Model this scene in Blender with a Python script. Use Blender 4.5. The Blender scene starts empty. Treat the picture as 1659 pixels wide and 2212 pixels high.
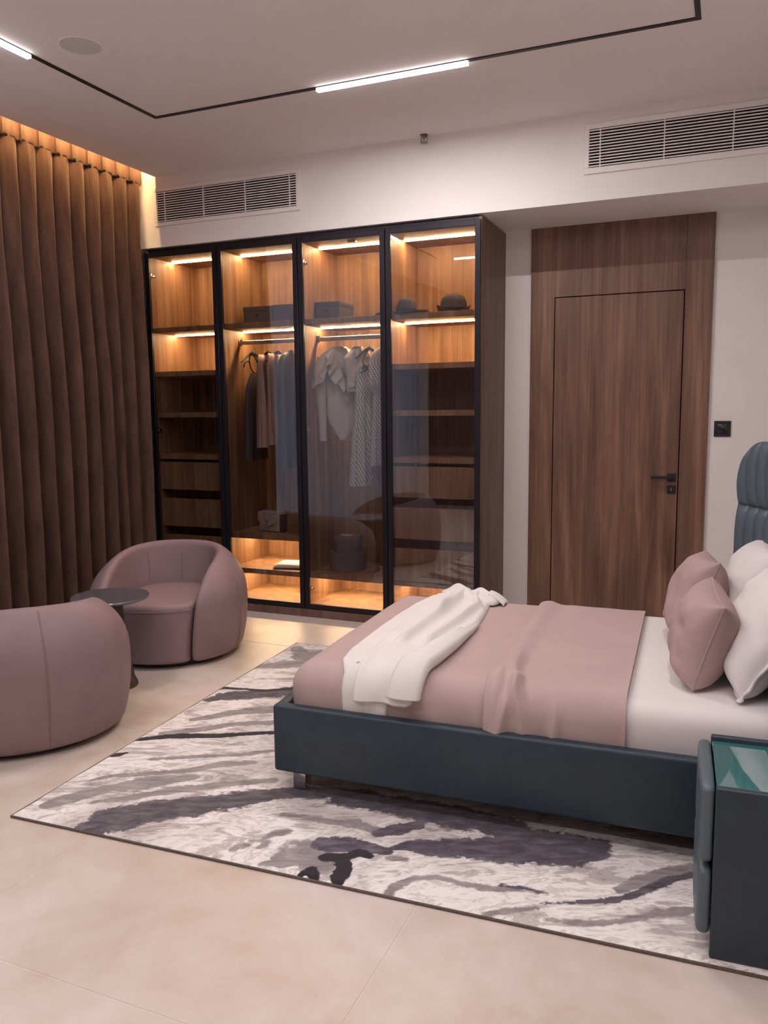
import bpy, bmesh, math, random
import numpy as np
from mathutils import Vector, Matrix
from mathutils.bvhtree import BVHTree

random.seed(7)
rng = np.random.default_rng(11)
scene = bpy.context.scene
C = scene.collection
rad = math.radians

# ------------------------------------------------------------------ camera
CAM_YAW, CAM_PITCH, CAM_ROLL, CAM_F, CAM_H = 23.0, -7.3, -0.6, 1750.0, 1.5
def camera():
    cd = bpy.data.cameras.new('camera')
    cd.sensor_fit = 'HORIZONTAL'
    cd.sensor_width = 36.0
    cd.lens = 36.0 * CAM_F / 1659.0
    cd.clip_start = 0.05
    co = bpy.data.objects.new('camera', cd)
    C.objects.link(co)
    y, p, r = rad(CAM_YAW), rad(CAM_PITCH), rad(CAM_ROLL)
    f = Vector((-math.sin(y) * math.cos(p), math.cos(y) * math.cos(p), math.sin(p)))
    rt = Vector((math.cos(y), math.sin(y), 0))
    up = rt.cross(f)
    r2 = rt * math.cos(r) + up * math.sin(r)
    u2 = -rt * math.sin(r) + up * math.cos(r)
    m = Matrix((r2, u2, -f)).transposed().to_4x4()
    m.translation = (0, 0, CAM_H)
    co.matrix_world = m
    scene.camera = co
camera()

# ------------------------------------------------------------------ world, exposure
w = bpy.data.worlds.new('dusk_sky')
scene.world = w
w.use_nodes = True
bg = w.node_tree.nodes['Background']
bg.inputs['Color'].default_value = (0.66, 0.72, 0.86, 1)
bg.inputs['Strength'].default_value = 0.6
vs = scene.view_settings
vs.view_transform = 'Standard'
vs.look = 'None'
vs.exposure = 0.31
vs.gamma = 1.0
vs.use_curve_mapping = False
scene.cycles.use_denoising = True
scene.cycles.use_adaptive_sampling = True
scene.cycles.adaptive_threshold = 0.08
scene.cycles.use_light_tree = False
scene.cycles.max_bounces = 6
scene.cycles.diffuse_bounces = 5
scene.cycles.glossy_bounces = 3
scene.cycles.transmission_bounces = 4
scene.cycles.transparent_max_bounces = 8
scene.cycles.sample_clamp_indirect = 4.0
scene.cycles.caustics_reflective = False
scene.cycles.caustics_refractive = False

LED_TRACK = 185.0      # cool-white ceiling strips
LED_TRACK_COL = (1.0, 0.925, 0.915)
LED_WARM = 190.0       # wardrobe strips
LED_WARM_COL = (1.0, 0.69, 0.35)
LED_COVE = 230.0        # curtain pocket
LED_COVE_COL = (1.0, 0.62, 0.26)

# ------------------------------------------------------------------ helpers
def tag(o, label=None, cat=None, group=None, kind=None):
    if label: o['label'] = label
    if cat: o['category'] = cat
    if group: o['group'] = group
    if kind: o['kind'] = kind
    return o

def empty(name, loc=(0, 0, 0), rz=0.0, parent=None):
    o = bpy.data.objects.new(name, None)
    o.empty_display_size = 0.1
    C.objects.link(o)
    o.location = loc
    o.rotation_euler = (0, 0, rz)
    o.parent = parent
    return o

def finish(me, smooth, angle=38):
    if smooth:
        for p in me.polygons: p.use_smooth = True
        me.set_sharp_from_angle(angle=rad(angle))

def obj(name, data, mat=None, parent=None, smooth=True, angle=38, loc=None):
    """data: bmesh or (verts, faces)"""
    me = bpy.data.meshes.new(name)
    if isinstance(data, tuple):
        v, f = data
        me.from_pydata([tuple(map(float, p)) for p in v], [], [tuple(map(int, q)) for q in f])
        me.update()
    else:
        data.to_mesh(me); data.free()
    finish(me, smooth, angle)
    if mat: me.materials.append(mat)
    o = bpy.data.objects.new(name, me)
    C.objects.link(o)
    o.parent = parent
    if loc is not None: o.location = loc
    return o

def link_copy(o, parent, loc=None):
    c = o.copy(); C.objects.link(c); c.parent = parent
    if loc is not None: c.location = loc
    return c

def bbox(bm, x0, x1, y0, y1, z0, z1, bev=0.0, seg=2, rot=None):
    vs_ = [bm.verts.new(p) for p in ((x0,y0,z0),(x1,y0,z0),(x1,y1,z0),(x0,y1,z0),(x0,y0,z1),(x1,y0,z1),(x1,y1,z1),(x0,y1,z1))]
    fs = [bm.faces.new([vs_[i] for i in q]) for q in ((0,3,2,1),(4,5,6,7),(0,1,5,4),(1,2,6,5),(2,3,7,6),(3,0,4,7))]
    if bev > 0:
        es = list({e for f in fs for e in f.edges})
        bmesh.ops.bevel(bm, geom=es, offset=bev, segments=seg, profile=0.5, affect='EDGES', clamp_overlap=True)
    return bm

def box(x0, x1, y0, y1, z0, z1, bev=0.0, seg=2):
    return bbox(bmesh.new(), x0, x1, y0, y1, z0, z1, bev, seg)

def boxes(lst, bev=0.0, seg=2):
    bm = bmesh.new()
    for b in lst: bbox(bm, *b, bev=bev, seg=seg)
    return bm

def tube(pts, r, n=8, closed=False, caps=True):
    pts = [Vector(p) for p in pts]
    m = len(pts)
    rs = r if isinstance(r, (list, tuple)) else [r] * m
    V, F = [], []
    prev = None
    for i, p in enumerate(pts):
        if closed: t = pts[(i + 1) % m] - pts[i - 1]
        else: t = pts[min(i + 1, m - 1)] - pts[max(i - 1, 0)]
        t.normalize()
        if prev is None:
            a = Vector((0, 0, 1)) if abs(t.z) < 0.9 else Vector((1, 0, 0))
            nrm = (a - t * a.dot(t)).normalized()
        else:
            nrm = (prev - t * prev.dot(t)).normalized()
        prev = nrm
        b = t.cross(nrm)
        for k in range(n):
            a = 2 * math.pi * k / n
            V.append(p + (nrm * math.cos(a) + b * math.sin(a)) * rs[i])
    L = m if closed else m - 1
    for i in range(L):
        j = (i + 1) % m
        for k in range(n):
            k2 = (k + 1) % n
            F.append((i*n+k, i*n+k2, j*n+k2, j*n+k))
    if caps and not closed:
        F.append(tuple(range(n - 1, -1, -1)))
        F.append(tuple((m-1)*n + k for k in range(n)))
    return V, F

def lathe(prof, n=40, cx=0, cy=0, sx=1, sy=1):
    V, F = [], []
    m = len(prof)
    for (r, z) in prof:
        for k in range(n):
            a = 2 * math.pi * k / n
            V.append((cx + sx * r * math.cos(a), cy + sy * r * math.sin(a), z))
    for i in range(m - 1):
        for k in range(n):
            k2 = (k + 1) % n
            F.append((i*n+k, i*n+k2, (i+1)*n+k2, (i+1)*n+k))
    F.append(tuple(range(n - 1, -1, -1)))
    F.append(tuple((m-1)*n + k for k in range(n)))
    return V, F

def grid_faces(nu, nv, off=0, flip=False):
    F = []
    for i in range(nu - 1):
        for j in range(nv - 1):
            a, b, c_, d = off+i*nv+j, off+(i+1)*nv+j, off+(i+1)*nv+j+1, off+i*nv+j+1
            F.append((a, d, c_, b) if flip else (a, b, c_, d))
    return F

def sheet(P, Q=None):
    """P: nu x nv x 3 array; Q: second surface to close into a thick sheet"""
    nu, nv = P.shape[:2]
    V = [tuple(p) for p in P.reshape(-1, 3)]
    F = grid_faces(nu, nv)
    if Q is not None:
        o = len(V)
        V += [tuple(p) for p in Q.reshape(-1, 3)]
        F += grid_faces(nu, nv, o, True)
        ring = [(i, 0) for i in range(nu)] + [(nu-1, j) for j in range(1, nv)] + [(i, nv-1) for i in range(nu-2, -1, -1)] + [(0, j) for j in range(nv-2, 0, -1)]
        idx = [i*nv+j for i, j in ring]
        for k in range(len(idx)):
            a, b = idx[k], idx[(k+1) % len(idx)]
            F.append((b, a, a+o, b+o))
    return V, F

def grid_normals(P):
    du = np.gradient(P, axis=0); dv = np.gradient(P, axis=1)
    n = np.cross(du, dv)
    return n / np.maximum(np.linalg.norm(n, axis=2, keepdims=True), 1e-9)

def smax(a, b, k):
    h = np.clip(0.5 - 0.5 * (b - a) / k, 0, 1)
    return b * (1 - h) + a * h + k * h * (1 - h)
def smin(a, b, k): return -smax(-a, -b, k)

def surface_nets(fn, lo, hi, h):
    """mesh of fn(x,y,z) < 0 on a grid of step h"""
    xs = [np.arange(lo[i], hi[i] + h, h) for i in range(3)]
    X, Y, Z = np.meshgrid(*xs, indexing='ij')
    D = fn(X, Y, Z)
    g = np.gradient(D, h)
    D = D / np.maximum(np.sqrt(g[0]**2 + g[1]**2 + g[2]**2), 0.3)
    nx, ny, nz = D.shape
    inside = D < 0
    corner = [(0,0,0),(1,0,0),(0,1,0),(1,1,0),(0,0,1),(1,0,1),(0,1,1),(1,1,1)]
    def sl(A, c): return A[c[0]:nx-1+c[0], c[1]:ny-1+c[1], c[2]:nz-1+c[2]]
    cnt = sum(sl(inside, c).astype(int) for c in corner)
    act = (cnt > 0) & (cnt < 8)
    idx = -np.ones(act.shape, int)
    ii = np.argwhere(act)
    idx[act] = np.arange(len(ii))
    acc = np.zeros((len(ii), 3)); num = np.zeros(len(ii))
    edges = [(a, b) for a in range(8) for b in range(a+1, 8) if sum(abs(corner[a][k]-corner[b][k]) for k in range(3)) == 1]
    for a, b in edges:
        ca, cb = np.array(corner[a]), np.array(corner[b])
        da = D[ii[:,0]+ca[0], ii[:,1]+ca[1], ii[:,2]+ca[2]]
        db = D[ii[:,0]+cb[0], ii[:,1]+cb[1], ii[:,2]+cb[2]]
        m = (da < 0) != (db < 0)
        t = np.where(m, da / np.where(m, da - db, 1), 0)[:, None]
        acc += np.where(m[:, None], ca + t * (cb - ca), 0); num += m
    V = (ii + acc / num[:, None]) * h + np.array(lo)
    F = []
    for ax in range(3):
        o1, o2 = [(1, 2), (2, 0), (0, 1)][ax]
        s0 = [slice(1, -1)] * 3; s1 = [slice(1, -1)] * 3
        s0[ax] = slice(0, -1); s1[ax] = slice(1, None)
        A, B = inside[tuple(s0)], inside[tuple(s1)]
        E = np.argwhere(A != B)
        sgn = A[A != B]
        off = np.ones(3, int); off[ax] = 0
        E = E + off
        e1 = np.zeros(3, int); e1[o1] = 1
        e2 = np.zeros(3, int); e2[o2] = 1
        q = [idx[tuple((E - e1 - e2).T)], idx[tuple((E - e2).T)], idx[tuple(E.T)], idx[tuple((E - e1).T)]]
        Q = np.stack(q, 1)
        Q = np.where(sgn[:, None], Q, Q[:, ::-1])
        F.append(Q)
    return V, np.concatenate(F)

def smooth_verts(V, F, it=2):
    F = np.asarray(F)
    e = np.concatenate([F[:, [0, 1]], F[:, [1, 2]], F[:, [2, 3]], F[:, [3, 0]]])
    e = np.concatenate([e, e[:, ::-1]])
    V = np.array(V, float)
    for _ in range(it):
        for lam in (0.5, -0.52):
            acc = np.zeros_like(V); n = np.zeros(len(V))
            np.add.at(acc, e[:, 0], V[e[:, 1]]); np.add.at(n, e[:, 0], 1)
            V = V + lam * (acc / n[:, None] - V)
    return V

def value_noise(P, seed=0):
    """smooth 2-D noise in [-1,1], P: (...,2)"""
    P = np.asarray(P, float)
    i = np.floor(P).astype(int); f = P - i
    f = f * f * (3 - 2 * f)
    def hsh(ix, iy):
        n = (ix * 374761393 + iy * 668265263 + seed * 974711) & 0x7fffffff
        n = ((n ^ (n >> 13)) * 1274126177) & 0x7fffffff
        return ((n ^ (n >> 16)) & 0xffff) / 32767.5 - 1
    a, b = hsh(i[..., 0], i[..., 1]), hsh(i[..., 0]+1, i[..., 1])
    c_, d = hsh(i[..., 0], i[..., 1]+1), hsh(i[..., 0]+1, i[..., 1]+1)
    return (a*(1-f[..., 0]) + b*f[..., 0])*(1-f[..., 1]) + (c_*(1-f[..., 0]) + d*f[..., 0])*f[..., 1]

# ------------------------------------------------------------------ materials
class N:
    def __init__(s, name):
        s.m = bpy.data.materials.new(name); s.m.use_nodes = True
        s.t = s.m.node_tree; s.t.nodes.clear()
        s.out = s.t.nodes.new('ShaderNodeOutputMaterial')
    def n(s, typ, **kw):
        o = s.t.nodes.new('ShaderNode' + typ)
        for k, v in kw.items():
            setattr(o, k, v)
        return o
    def l(s, a, b): s.t.links.new(a, b)
    def coords(s, scale=(1, 1, 1), kind='Object', rot=(0, 0, 0)):
        tc = s.n('TexCoord'); mp = s.n('Mapping')
        mp.inputs['Scale'].default_value = scale
        mp.inputs['Rotation'].default_value = rot
        s.l(tc.outputs[kind], mp.inputs['Vector'])
        return mp.outputs['Vector']
    def noise(s, vec, scale=5, detail=4, rough=0.5, dist=0.0):
        o = s.n('TexNoise')
        o.inputs['Scale'].default_value = scale; o.inputs['Detail'].default_value = detail
        o.inputs['Roughness'].default_value = rough; o.inputs['Distortion'].default_value = dist
        s.l(vec, o.inputs['Vector'])
        return o.outputs['Fac']
    def ramp(s, fac, stops, interp='LINEAR'):
        o = s.n('ValToRGB'); o.color_ramp.interpolation = interp
        e = o.color_ramp.elements
        while len(e) < len(stops): e.new(0.5)
        for k, (p, c_) in enumerate(stops):
            e[k].position = p; e[k].color = (*c_, 1) if len(c_) == 3 else c_
        s.l(fac, o.inputs['Fac'])
        return o.outputs['Color']
    def math(s, op, a, b=None, clamp=False):
        o = s.n('Math', operation=op, use_clamp=clamp)
        for k, v in enumerate((a, b)):
            if v is None: continue
            if isinstance(v, (int, float)): o.inputs[k].default_value = v
            else: s.l(v, o.inputs[k])
        return o.outputs[0]
    def mix(s, fac, a, b):
        o = s.n('Mix', data_type='RGBA')
        for k, v in ((0, fac), (6, a), (7, b)):
            if isinstance(v, (int, float)): o.inputs[k].default_value = v
            elif isinstance(v, tuple): o.inputs[k].default_value = (*v, 1)
            else: s.l(v, o.inputs[k])
        return o.outputs[2]
    def bump(s, h, strength=0.2, dist=0.01):
        o = s.n('Bump'); o.inputs['Strength'].default_value = strength; o.inputs['Distance'].default_value = dist
        s.l(h, o.inputs['Height']); return o.outputs['Normal']
    def pbr(s, col=None, rough=0.5, metal=0.0, spec=0.5, normal=None, **kw):
        o = s.n('BsdfPrincipled')
        def put(k, v):
            if v is None: return
            if isinstance(v, (int, float)): o.inputs[k].default_value = v
            elif isinstance(v, tuple): o.inputs[k].default_value = (*v, 1) if len(v) == 3 else v
            else: s.l(v, o.inputs[k])
        put('Base Color', col); put('Roughness', rough); put('Metallic', metal); put('Specular IOR Level', spec); put('Normal', normal)
        for k, v in kw.items(): put(k, v)
        s.l(o.outputs['BSDF'], s.out.inputs['Surface'])
        return o

def plain(name, col, rough=0.5, metal=0.0, spec=0.5, var=0.08, nscale=30, bump=0.0, bscale=200, **kw):
    g = N(name)
    v = g.coords()
    f = g.noise(v, nscale, 3)
    lo = tuple(c * (1 - var) for c in col); hi = tuple(min(1, c * (1 + var)) for c in col)
    c_ = g.ramp(f, [(0.3, lo), (0.7, hi)])
    nr = g.bump(g.noise(v, bscale, 3), bump, 0.004) if bump else None
    g.pbr(c_, rough, metal, spec, nr, **kw)
    return g.m

def emit(name, col, strength):
    g = N(name)
    e = g.n('Emission'); e.inputs['Color'].default_value = (*col, 1); e.inputs['Strength'].default_value = strength
    g.l(e.outputs[0], g.out.inputs['Surface'])
    return g.m

def wood(name, dark, mid, light, rough=0.45, rot=(0, 0, 0), fine=1.0):
    g = N(name)
    v = g.coords((1, 1, 1), rot=rot)
    mp = g.n('Mapping'); mp.inputs['Scale'].default_value = (9*fine, 9*fine, 0.45); g.l(v, mp.inputs['Vector'])
    a = g.noise(mp.outputs[0], 1.0, 6, 0.6, 1.2)
    mp2 = g.n('Mapping'); mp2.inputs['Scale'].default_value = (90*fine, 90*fine, 1.6); g.l(v, mp2.inputs['Vector'])
    b = g.noise(mp2.outputs[0], 1.0, 4, 0.55, 0.3)
    mp3 = g.n('Mapping'); mp3.inputs['Scale'].default_value = (3.2, 3.2, 0.9); g.l(v, mp3.inputs['Vector'])
    c_ = g.noise(mp3.outputs[0], 1.0, 2, 0.5, 2.0)
    s1 = g.math('ADD', g.math('MULTIPLY', a, 0.55), g.math('MULTIPLY', b, 0.25))
    s2 = g.math('ADD', s1, g.math('MULTIPLY', c_, 0.2))
    col = g.ramp(s2, [(0.34, dark), (0.5, mid), (0.66, light)])
    g.pbr(col, rough, 0, 0.35, g.bump(b, 0.08, 0.002))
    return g.m

M = {}
def build_materials():
    M['wall'] = plain('painted_wall', (0.82, 0.77, 0.76), 0.85, spec=0.2, var=0.015, nscale=3, bump=0.03, bscale=150)
    M['ceiling'] = plain('painted_ceiling', (0.86, 0.79, 0.775), 0.9, spec=0.15, var=0.012, nscale=2)
    M['white_metal'] = plain('white_powder_coat', (0.82, 0.775, 0.76), 0.5, var=0.02)
    M['black'] = plain('matt_black', (0.012, 0.01, 0.012), 0.6, var=0.1)
    M['void'] = plain('dark_duct', (0.008, 0.005, 0.006), 0.9, spec=0.0, var=0.1)
    M['track'] = plain('black_aluminium', (0.015, 0.012, 0.013), 0.45, var=0.1)
    M['dark_metal'] = plain('dark_bronze_frame', (0.022, 0.018, 0.024), 0.38, metal=0.6, var=0.1)
    M['chrome'] = plain('chrome', (0.75, 0.72, 0.7), 0.12, metal=1.0, var=0.03)
    M['gunmetal'] = plain('gunmetal', (0.22, 0.19, 0.185), 0.3, metal=1.0, var=0.1)
    M['satin'] = plain('satin_nickel', (0.6, 0.55, 0.5), 0.32, metal=1.0, var=0.05)
    M['walnut'] = wood('walnut_veneer', (0.088, 0.043, 0.029), (0.185, 0.099, 0.066), (0.32, 0.185, 0.122), 0.42)
    M['walnut_in'] = wood('walnut_lining', (0.13, 0.062, 0.03), (0.29, 0.155, 0.08), (0.46, 0.27, 0.15), 0.5, fine=1.2)
    M['walnut_dark'] = wood('dark_walnut_side', (0.10, 0.056, 0.045), (0.165, 0.098, 0.08), (0.235, 0.15, 0.125), 0.45)
    M['led'] = emit('white_led', LED_TRACK_COL, LED_TRACK)
    M['led_back'] = emit('white_led_full_power', LED_TRACK_COL, LED_TRACK * 1.75)
    M['led_side'] = emit('white_diffuser_side', (1.0, 0.93, 0.94), 5.0)
    M['led_warm'] = emit('warm_led', LED_WARM_COL, LED_WARM)
    M['led_cove'] = emit('amber_cove_led', LED_COVE_COL, LED_COVE)
    M['mauve_leather'] = plain('mauve_upholstery', (0.245, 0.165, 0.176), 0.55, spec=0.35, var=0.05, nscale=9, bump=0.05, bscale=260)
    M['mauve_piping'] = plain('mauve_piping', (0.235, 0.15, 0.157), 0.55, spec=0.35, var=0.05)
    M['slate'] = plain('slate_leather', (0.025, 0.041, 0.057), 0.45, spec=0.45, var=0.08, nscale=20, bump=0.06, bscale=300)
    M['slate_head'] = plain('slate_headboard', (0.088, 0.122, 0.142), 0.42, spec=0.5, var=0.05, nscale=15, bump=0.04, bscale=300)
    M['blanket'] = plain('mauve_cotton', (0.47, 0.357, 0.34), 0.85, spec=0.15, var=0.03, nscale=5, bump=0.06, bscale=400)
    M['mauve_pillow'] = plain('mauve_pillow_cotton', (0.43, 0.31, 0.30), 0.85, spec=0.15, var=0.04, nscale=6, bump=0.06, bscale=400)
    M['sheet'] = plain('white_sheet', (0.75, 0.71, 0.71), 0.85, spec=0.15, var=0.015, nscale=4, bump=0.04, bscale=400)
    M['white_cloth'] = plain('white_wool', (0.74, 0.705, 0.69), 0.85, spec=0.15, var=0.02, nscale=6, bump=0.06, bscale=350)
    M['hem'] = plain('grey_stitching', (0.42, 0.38, 0.36), 0.8, var=0.05)
    M['table_top'] = plain('dark_lacquer_top', (0.10, 0.095, 0.115), 0.2, spec=0.8, var=0.06, **{'Coat Weight': 0.6, 'Coat Roughness': 0.12})
    M['table_leg'] = plain('dark_brown_pedestal', (0.045, 0.028, 0.026), 0.4, var=0.1)
    M['teal_glass'] = plain('teal_back_painted_glass', (0.02, 0.15, 0.15), 0.05, spec=1.0, var=0.03, **{'Coat Weight': 1.0, 'Coat IOR': 1.9, 'Coat Roughness': 0.02})
    M['grey_card'] = plain('grey_box_board', (0.12, 0.106, 0.104), 0.75, var=0.06)
    M['felt'] = plain('grey_felt', (0.125, 0.108, 0.105), 0.95, spec=0.1, var=0.1, nscale=60, bump=0.1)
    M['cream'] = plain('cream_crepe', (0.60, 0.52, 0.43), 0.85, spec=0.15, var=0.03, bump=0.04)
    M['pink_cloth'] = plain('dusty_pink_silk', (0.42, 0.27, 0.22), 0.6, var=0.06)
    M['dark_cloth'] = plain('charcoal_satin', (0.05, 0.05, 0.058), 0.6, var=0.08)
    M['beige_leather'] = plain('beige_leather', (0.46, 0.38, 0.32), 0.45, var=0.04)
    M['card_white'] = plain('pale_card', (0.45, 0.40, 0.38), 0.7, var=0.03)
    M['base_dark'] = plain('dark_base', (0.02, 0.014, 0.014), 0.6, var=0.1)

    # floor tile: pale pinkish concrete-look porcelain, satin
    g = N('porcelain_tile')
    v = g.coords((1, 1, 1), kind='Object')
    a = g.noise(v, 1.3, 7, 0.62, 0.6); b = g.noise(v, 6.0, 6, 0.6, 0.4); c_ = g.noise(v, 0.6, 3, 0.5, 0.2)
    f = g.math('ADD', g.math('MULTIPLY', a, 0.5), g.math('ADD', g.math('MULTIPLY', b, 0.22), g.math('MULTIPLY', c_, 0.28)))
    col = g.ramp(f, [(0.41, (0.545, 0.44, 0.36)), (0.47, (0.60, 0.51, 0.44)), (0.53, (0.65, 0.56, 0.505)), (0.60, (0.69, 0.60, 0.565))])
    rf = g.ramp(b, [(0.3, (0.30, 0.30, 0.30)), (0.7, (0.42, 0.42, 0.42))])
    g.pbr(col, rf, 0, 0.4, g.bump(b, 0.02, 0.002))
    M['tile'] = g.m
    M['grout'] = plain('pale_grout', (0.74, 0.64, 0.59), 0.9, var=0.05)

    # velvet
    g = N('brown_velvet')
    v = g.coords((1, 1, 0.25))
    a = g.noise(v, 14, 5, 0.6); b = g.noise(g.coords(), 220, 2)
    col = g.ramp(a, [(0.3, (0.062, 0.033, 0.026)), (0.7, (0.112, 0.062, 0.046))])
    g.pbr(col, 0.85, 0, 0.1, g.bump(b, 0.1, 0.003), **{'Sheen Weight': 0.3, 'Sheen Roughness': 0.4, 'Sheen Tint': (0.8, 0.6, 0.5)})
    M['velvet'] = g.m

    # sheer
    g = N('white_sheer')
    a = g.noise(g.coords((60, 60, 2)), 3, 3)
    col = g.ramp(a, [(0.3, (0.72, 0.74, 0.8)), (0.7, (0.85, 0.86, 0.9))])
    d = g.n('BsdfDiffuse'); t = g.n('BsdfTranslucent'); tr = g.n('BsdfTransparent')
    g.l(col, d.inputs['Color']); g.l(col, t.inputs['Color'])
    m1 = g.n('MixShader'); m1.inputs[0].default_value = 0.6; g.l(d.outputs[0], m1.inputs[1]); g.l(t.outputs[0], m1.inputs[2])
    m2 = g.n('MixShader'); m2.inputs[0].default_value = 0.25; g.l(m1.outputs[0], m2.inputs[1]); g.l(tr.outputs[0], m2.inputs[2])
    g.l(m2.outputs[0], g.out.inputs['Surface'])
    M['sheer'] = g.m

    # glass: smoked pane (tinted see-through + mirror-like reflection rising at grazing angles)
    def glass(name, tint, f0, refl):
        g = N(name)
        lw = g.n('LayerWeight'); lw.inputs['Blend'].default_value = 0.5
        p = g.math('POWER', lw.outputs['Facing'], 4.0)
        fac = g.math('ADD', g.math('MULTIPLY', p, 1 - f0), f0, clamp=True)
        tr = g.n('BsdfTransparent'); tr.inputs['Color'].default_value = (*tint, 1)
        gl = g.n('BsdfGlossy'); gl.inputs['Color'].default_value = (*refl, 1); gl.inputs['Roughness'].default_value = 0.012
        mx = g.n('MixShader'); g.l(fac, mx.inputs[0]); g.l(tr.outputs[0], mx.inputs[1]); g.l(gl.outputs[0], mx.inputs[2])
        g.l(mx.outputs[0], g.out.inputs['Surface'])
        return g.m
    M['smoked'] = glass('smoked_glass', (0.80, 0.79, 0.80), 0.085, (0.85, 0.92, 1.0))
    M['clear'] = glass('clear_glass', (0.97, 0.98, 0.98), 0.04, (1, 1, 1))

    # polka dots
    g = N('polka_dot_cotton')
    tc = g.n('TexCoord'); mp = g.n('Mapping'); mp.inputs['Scale'].default_value = (1, 1, 1)
    g.l(tc.outputs['UV'], mp.inputs['Vector']); mp.inputs['Rotation'].default_value = (0, 0, rad(45))
    vo = g.n('TexVoronoi'); vo.voronoi_dimensions = '2D'; vo.inputs['Randomness'].default_value = 0.0; vo.inputs['Scale'].default_value = 1.0
    g.l(mp.outputs[0], vo.inputs['Vector'])
    dm = g.math('LESS_THAN', vo.outputs['Distance'], 0.27)
    col = g.mix(dm, (0.62, 0.55, 0.48), (0.03, 0.02, 0.02))
    g.pbr(col, 0.85, 0, 0.15)
    M['dots'] = g.m

    # rug
    g = N('abstract_rug_pile')
    v = g.coords()
    at = {}
    for nm in ('rug_grey', 'rug_dark', 'rug_black'):
        o = g.n('Attribute'); o.attribute_name = nm; at[nm] = o.outputs['Fac']
    mpA = g.n('Mapping'); mpA.vector_type = 'TEXTURE'; mpA.inputs['Scale'].default_value = (0.60, 0.21, 1); mpA.inputs['Rotation'].default_value = (0, 0, rad(20)); g.l(v, mpA.inputs['Vector'])
    flow = g.noise(mpA.outputs[0], 1.0, 6, 0.6, 2.4)
    mpB = g.n('Mapping'); mpB.vector_type = 'TEXTURE'; mpB.inputs['Scale'].default_value = (0.20, 0.075, 1); mpB.inputs['Rotation'].default_value = (0, 0, rad(22)); g.l(v, mpB.inputs['Vector'])
    fine = g.noise(mpB.outputs[0], 1.0, 7, 0.65, 2.2)
    edge = g.noise(v, 22, 5, 0.6, 0.8)
    edge2 = g.noise(mpB.outputs[0], 2.6, 4, 0.6, 0.5)
    base = g.ramp(g.math('ADD', g.math('MULTIPLY', flow, 0.65), g.math('MULTIPLY', fine, 0.35)),
                  [(0.30, (0.24, 0.205, 0.21)), (0.375, (0.38, 0.33, 0.325)), (0.42, (0.60, 0.54, 0.52)), (0.44, (0.50, 0.445, 0.43)), (0.465, (0.80, 0.74, 0.72)), (0.52, (0.90, 0.85, 0.835)), (0.555, (0.62, 0.56, 0.54)), (0.585, (0.86, 0.80, 0.785)), (0.70, (0.90, 0.855, 0.84))])
    cloud = g.noise(v, 1.7, 5, 0.6, 1.0)
    cl = g.ramp(cloud, [(0.38, (0.68, 0.65, 0.65)), (0.50, (1.0, 1.0, 1.0))])
    mm = g.n('Mix', data_type='RGBA', blend_type='MULTIPLY'); mm.inputs[0].default_value = 1.0
    g.l(base, mm.inputs[6]); g.l(cl, mm.inputs[7]); base = mm.outputs[2]
    def mask(field, amp, lo, hi):
        s = g.math('ADD', field, g.math('MULTIPLY', g.math('SUBTRACT', edge, 0.5), amp))
        s = g.math('ADD', s, g.math('MULTIPLY', g.math('SUBTRACT', edge2, 0.5), amp * 0.8))
        mr = g.n('MapRange'); mr.inputs['From Min'].default_value = lo; mr.inputs['From Max'].default_value = hi
        g.l(s, mr.inputs['Value']); return mr.outputs[0]
    greycol = g.ramp(fine, [(0.3, (0.19, 0.165, 0.175)), (0.65, (0.40, 0.355, 0.355))])
    darkcol = g.ramp(edge2, [(0.3, (0.055, 0.045, 0.06)), (0.5, (0.105, 0.09, 0.108)), (0.72, (0.185, 0.165, 0.185))])
    c1 = g.mix(mask(at['rug_grey'], 1.1, -0.05, 0.22), base, greycol)
    c2 = g.mix(mask(at['rug_dark'], 1.2, 0.02, 0.22), c1, darkcol)
    c3 = g.mix(mask(at['rug_black'], 0.9, 0.02, 0.2), c2, (0.028, 0.022, 0.028))
    pile = g.noise(v, 320, 2)
    g.pbr(c3, 0.9, 0, 0.1, g.bump(g.math('ADD', pile, g.math('MULTIPLY', fine, 1.2)), 0.35, 0.004), **{'Sheen Weight': 0.25, 'Sheen Roughness': 0.5})
    M['rug'] = g.m
    M['rug_edge'] = plain('rug_binding', (0.13, 0.10, 0.09), 0.9, var=0.2, nscale=120, bump=0.2)
build_materials()

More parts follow.
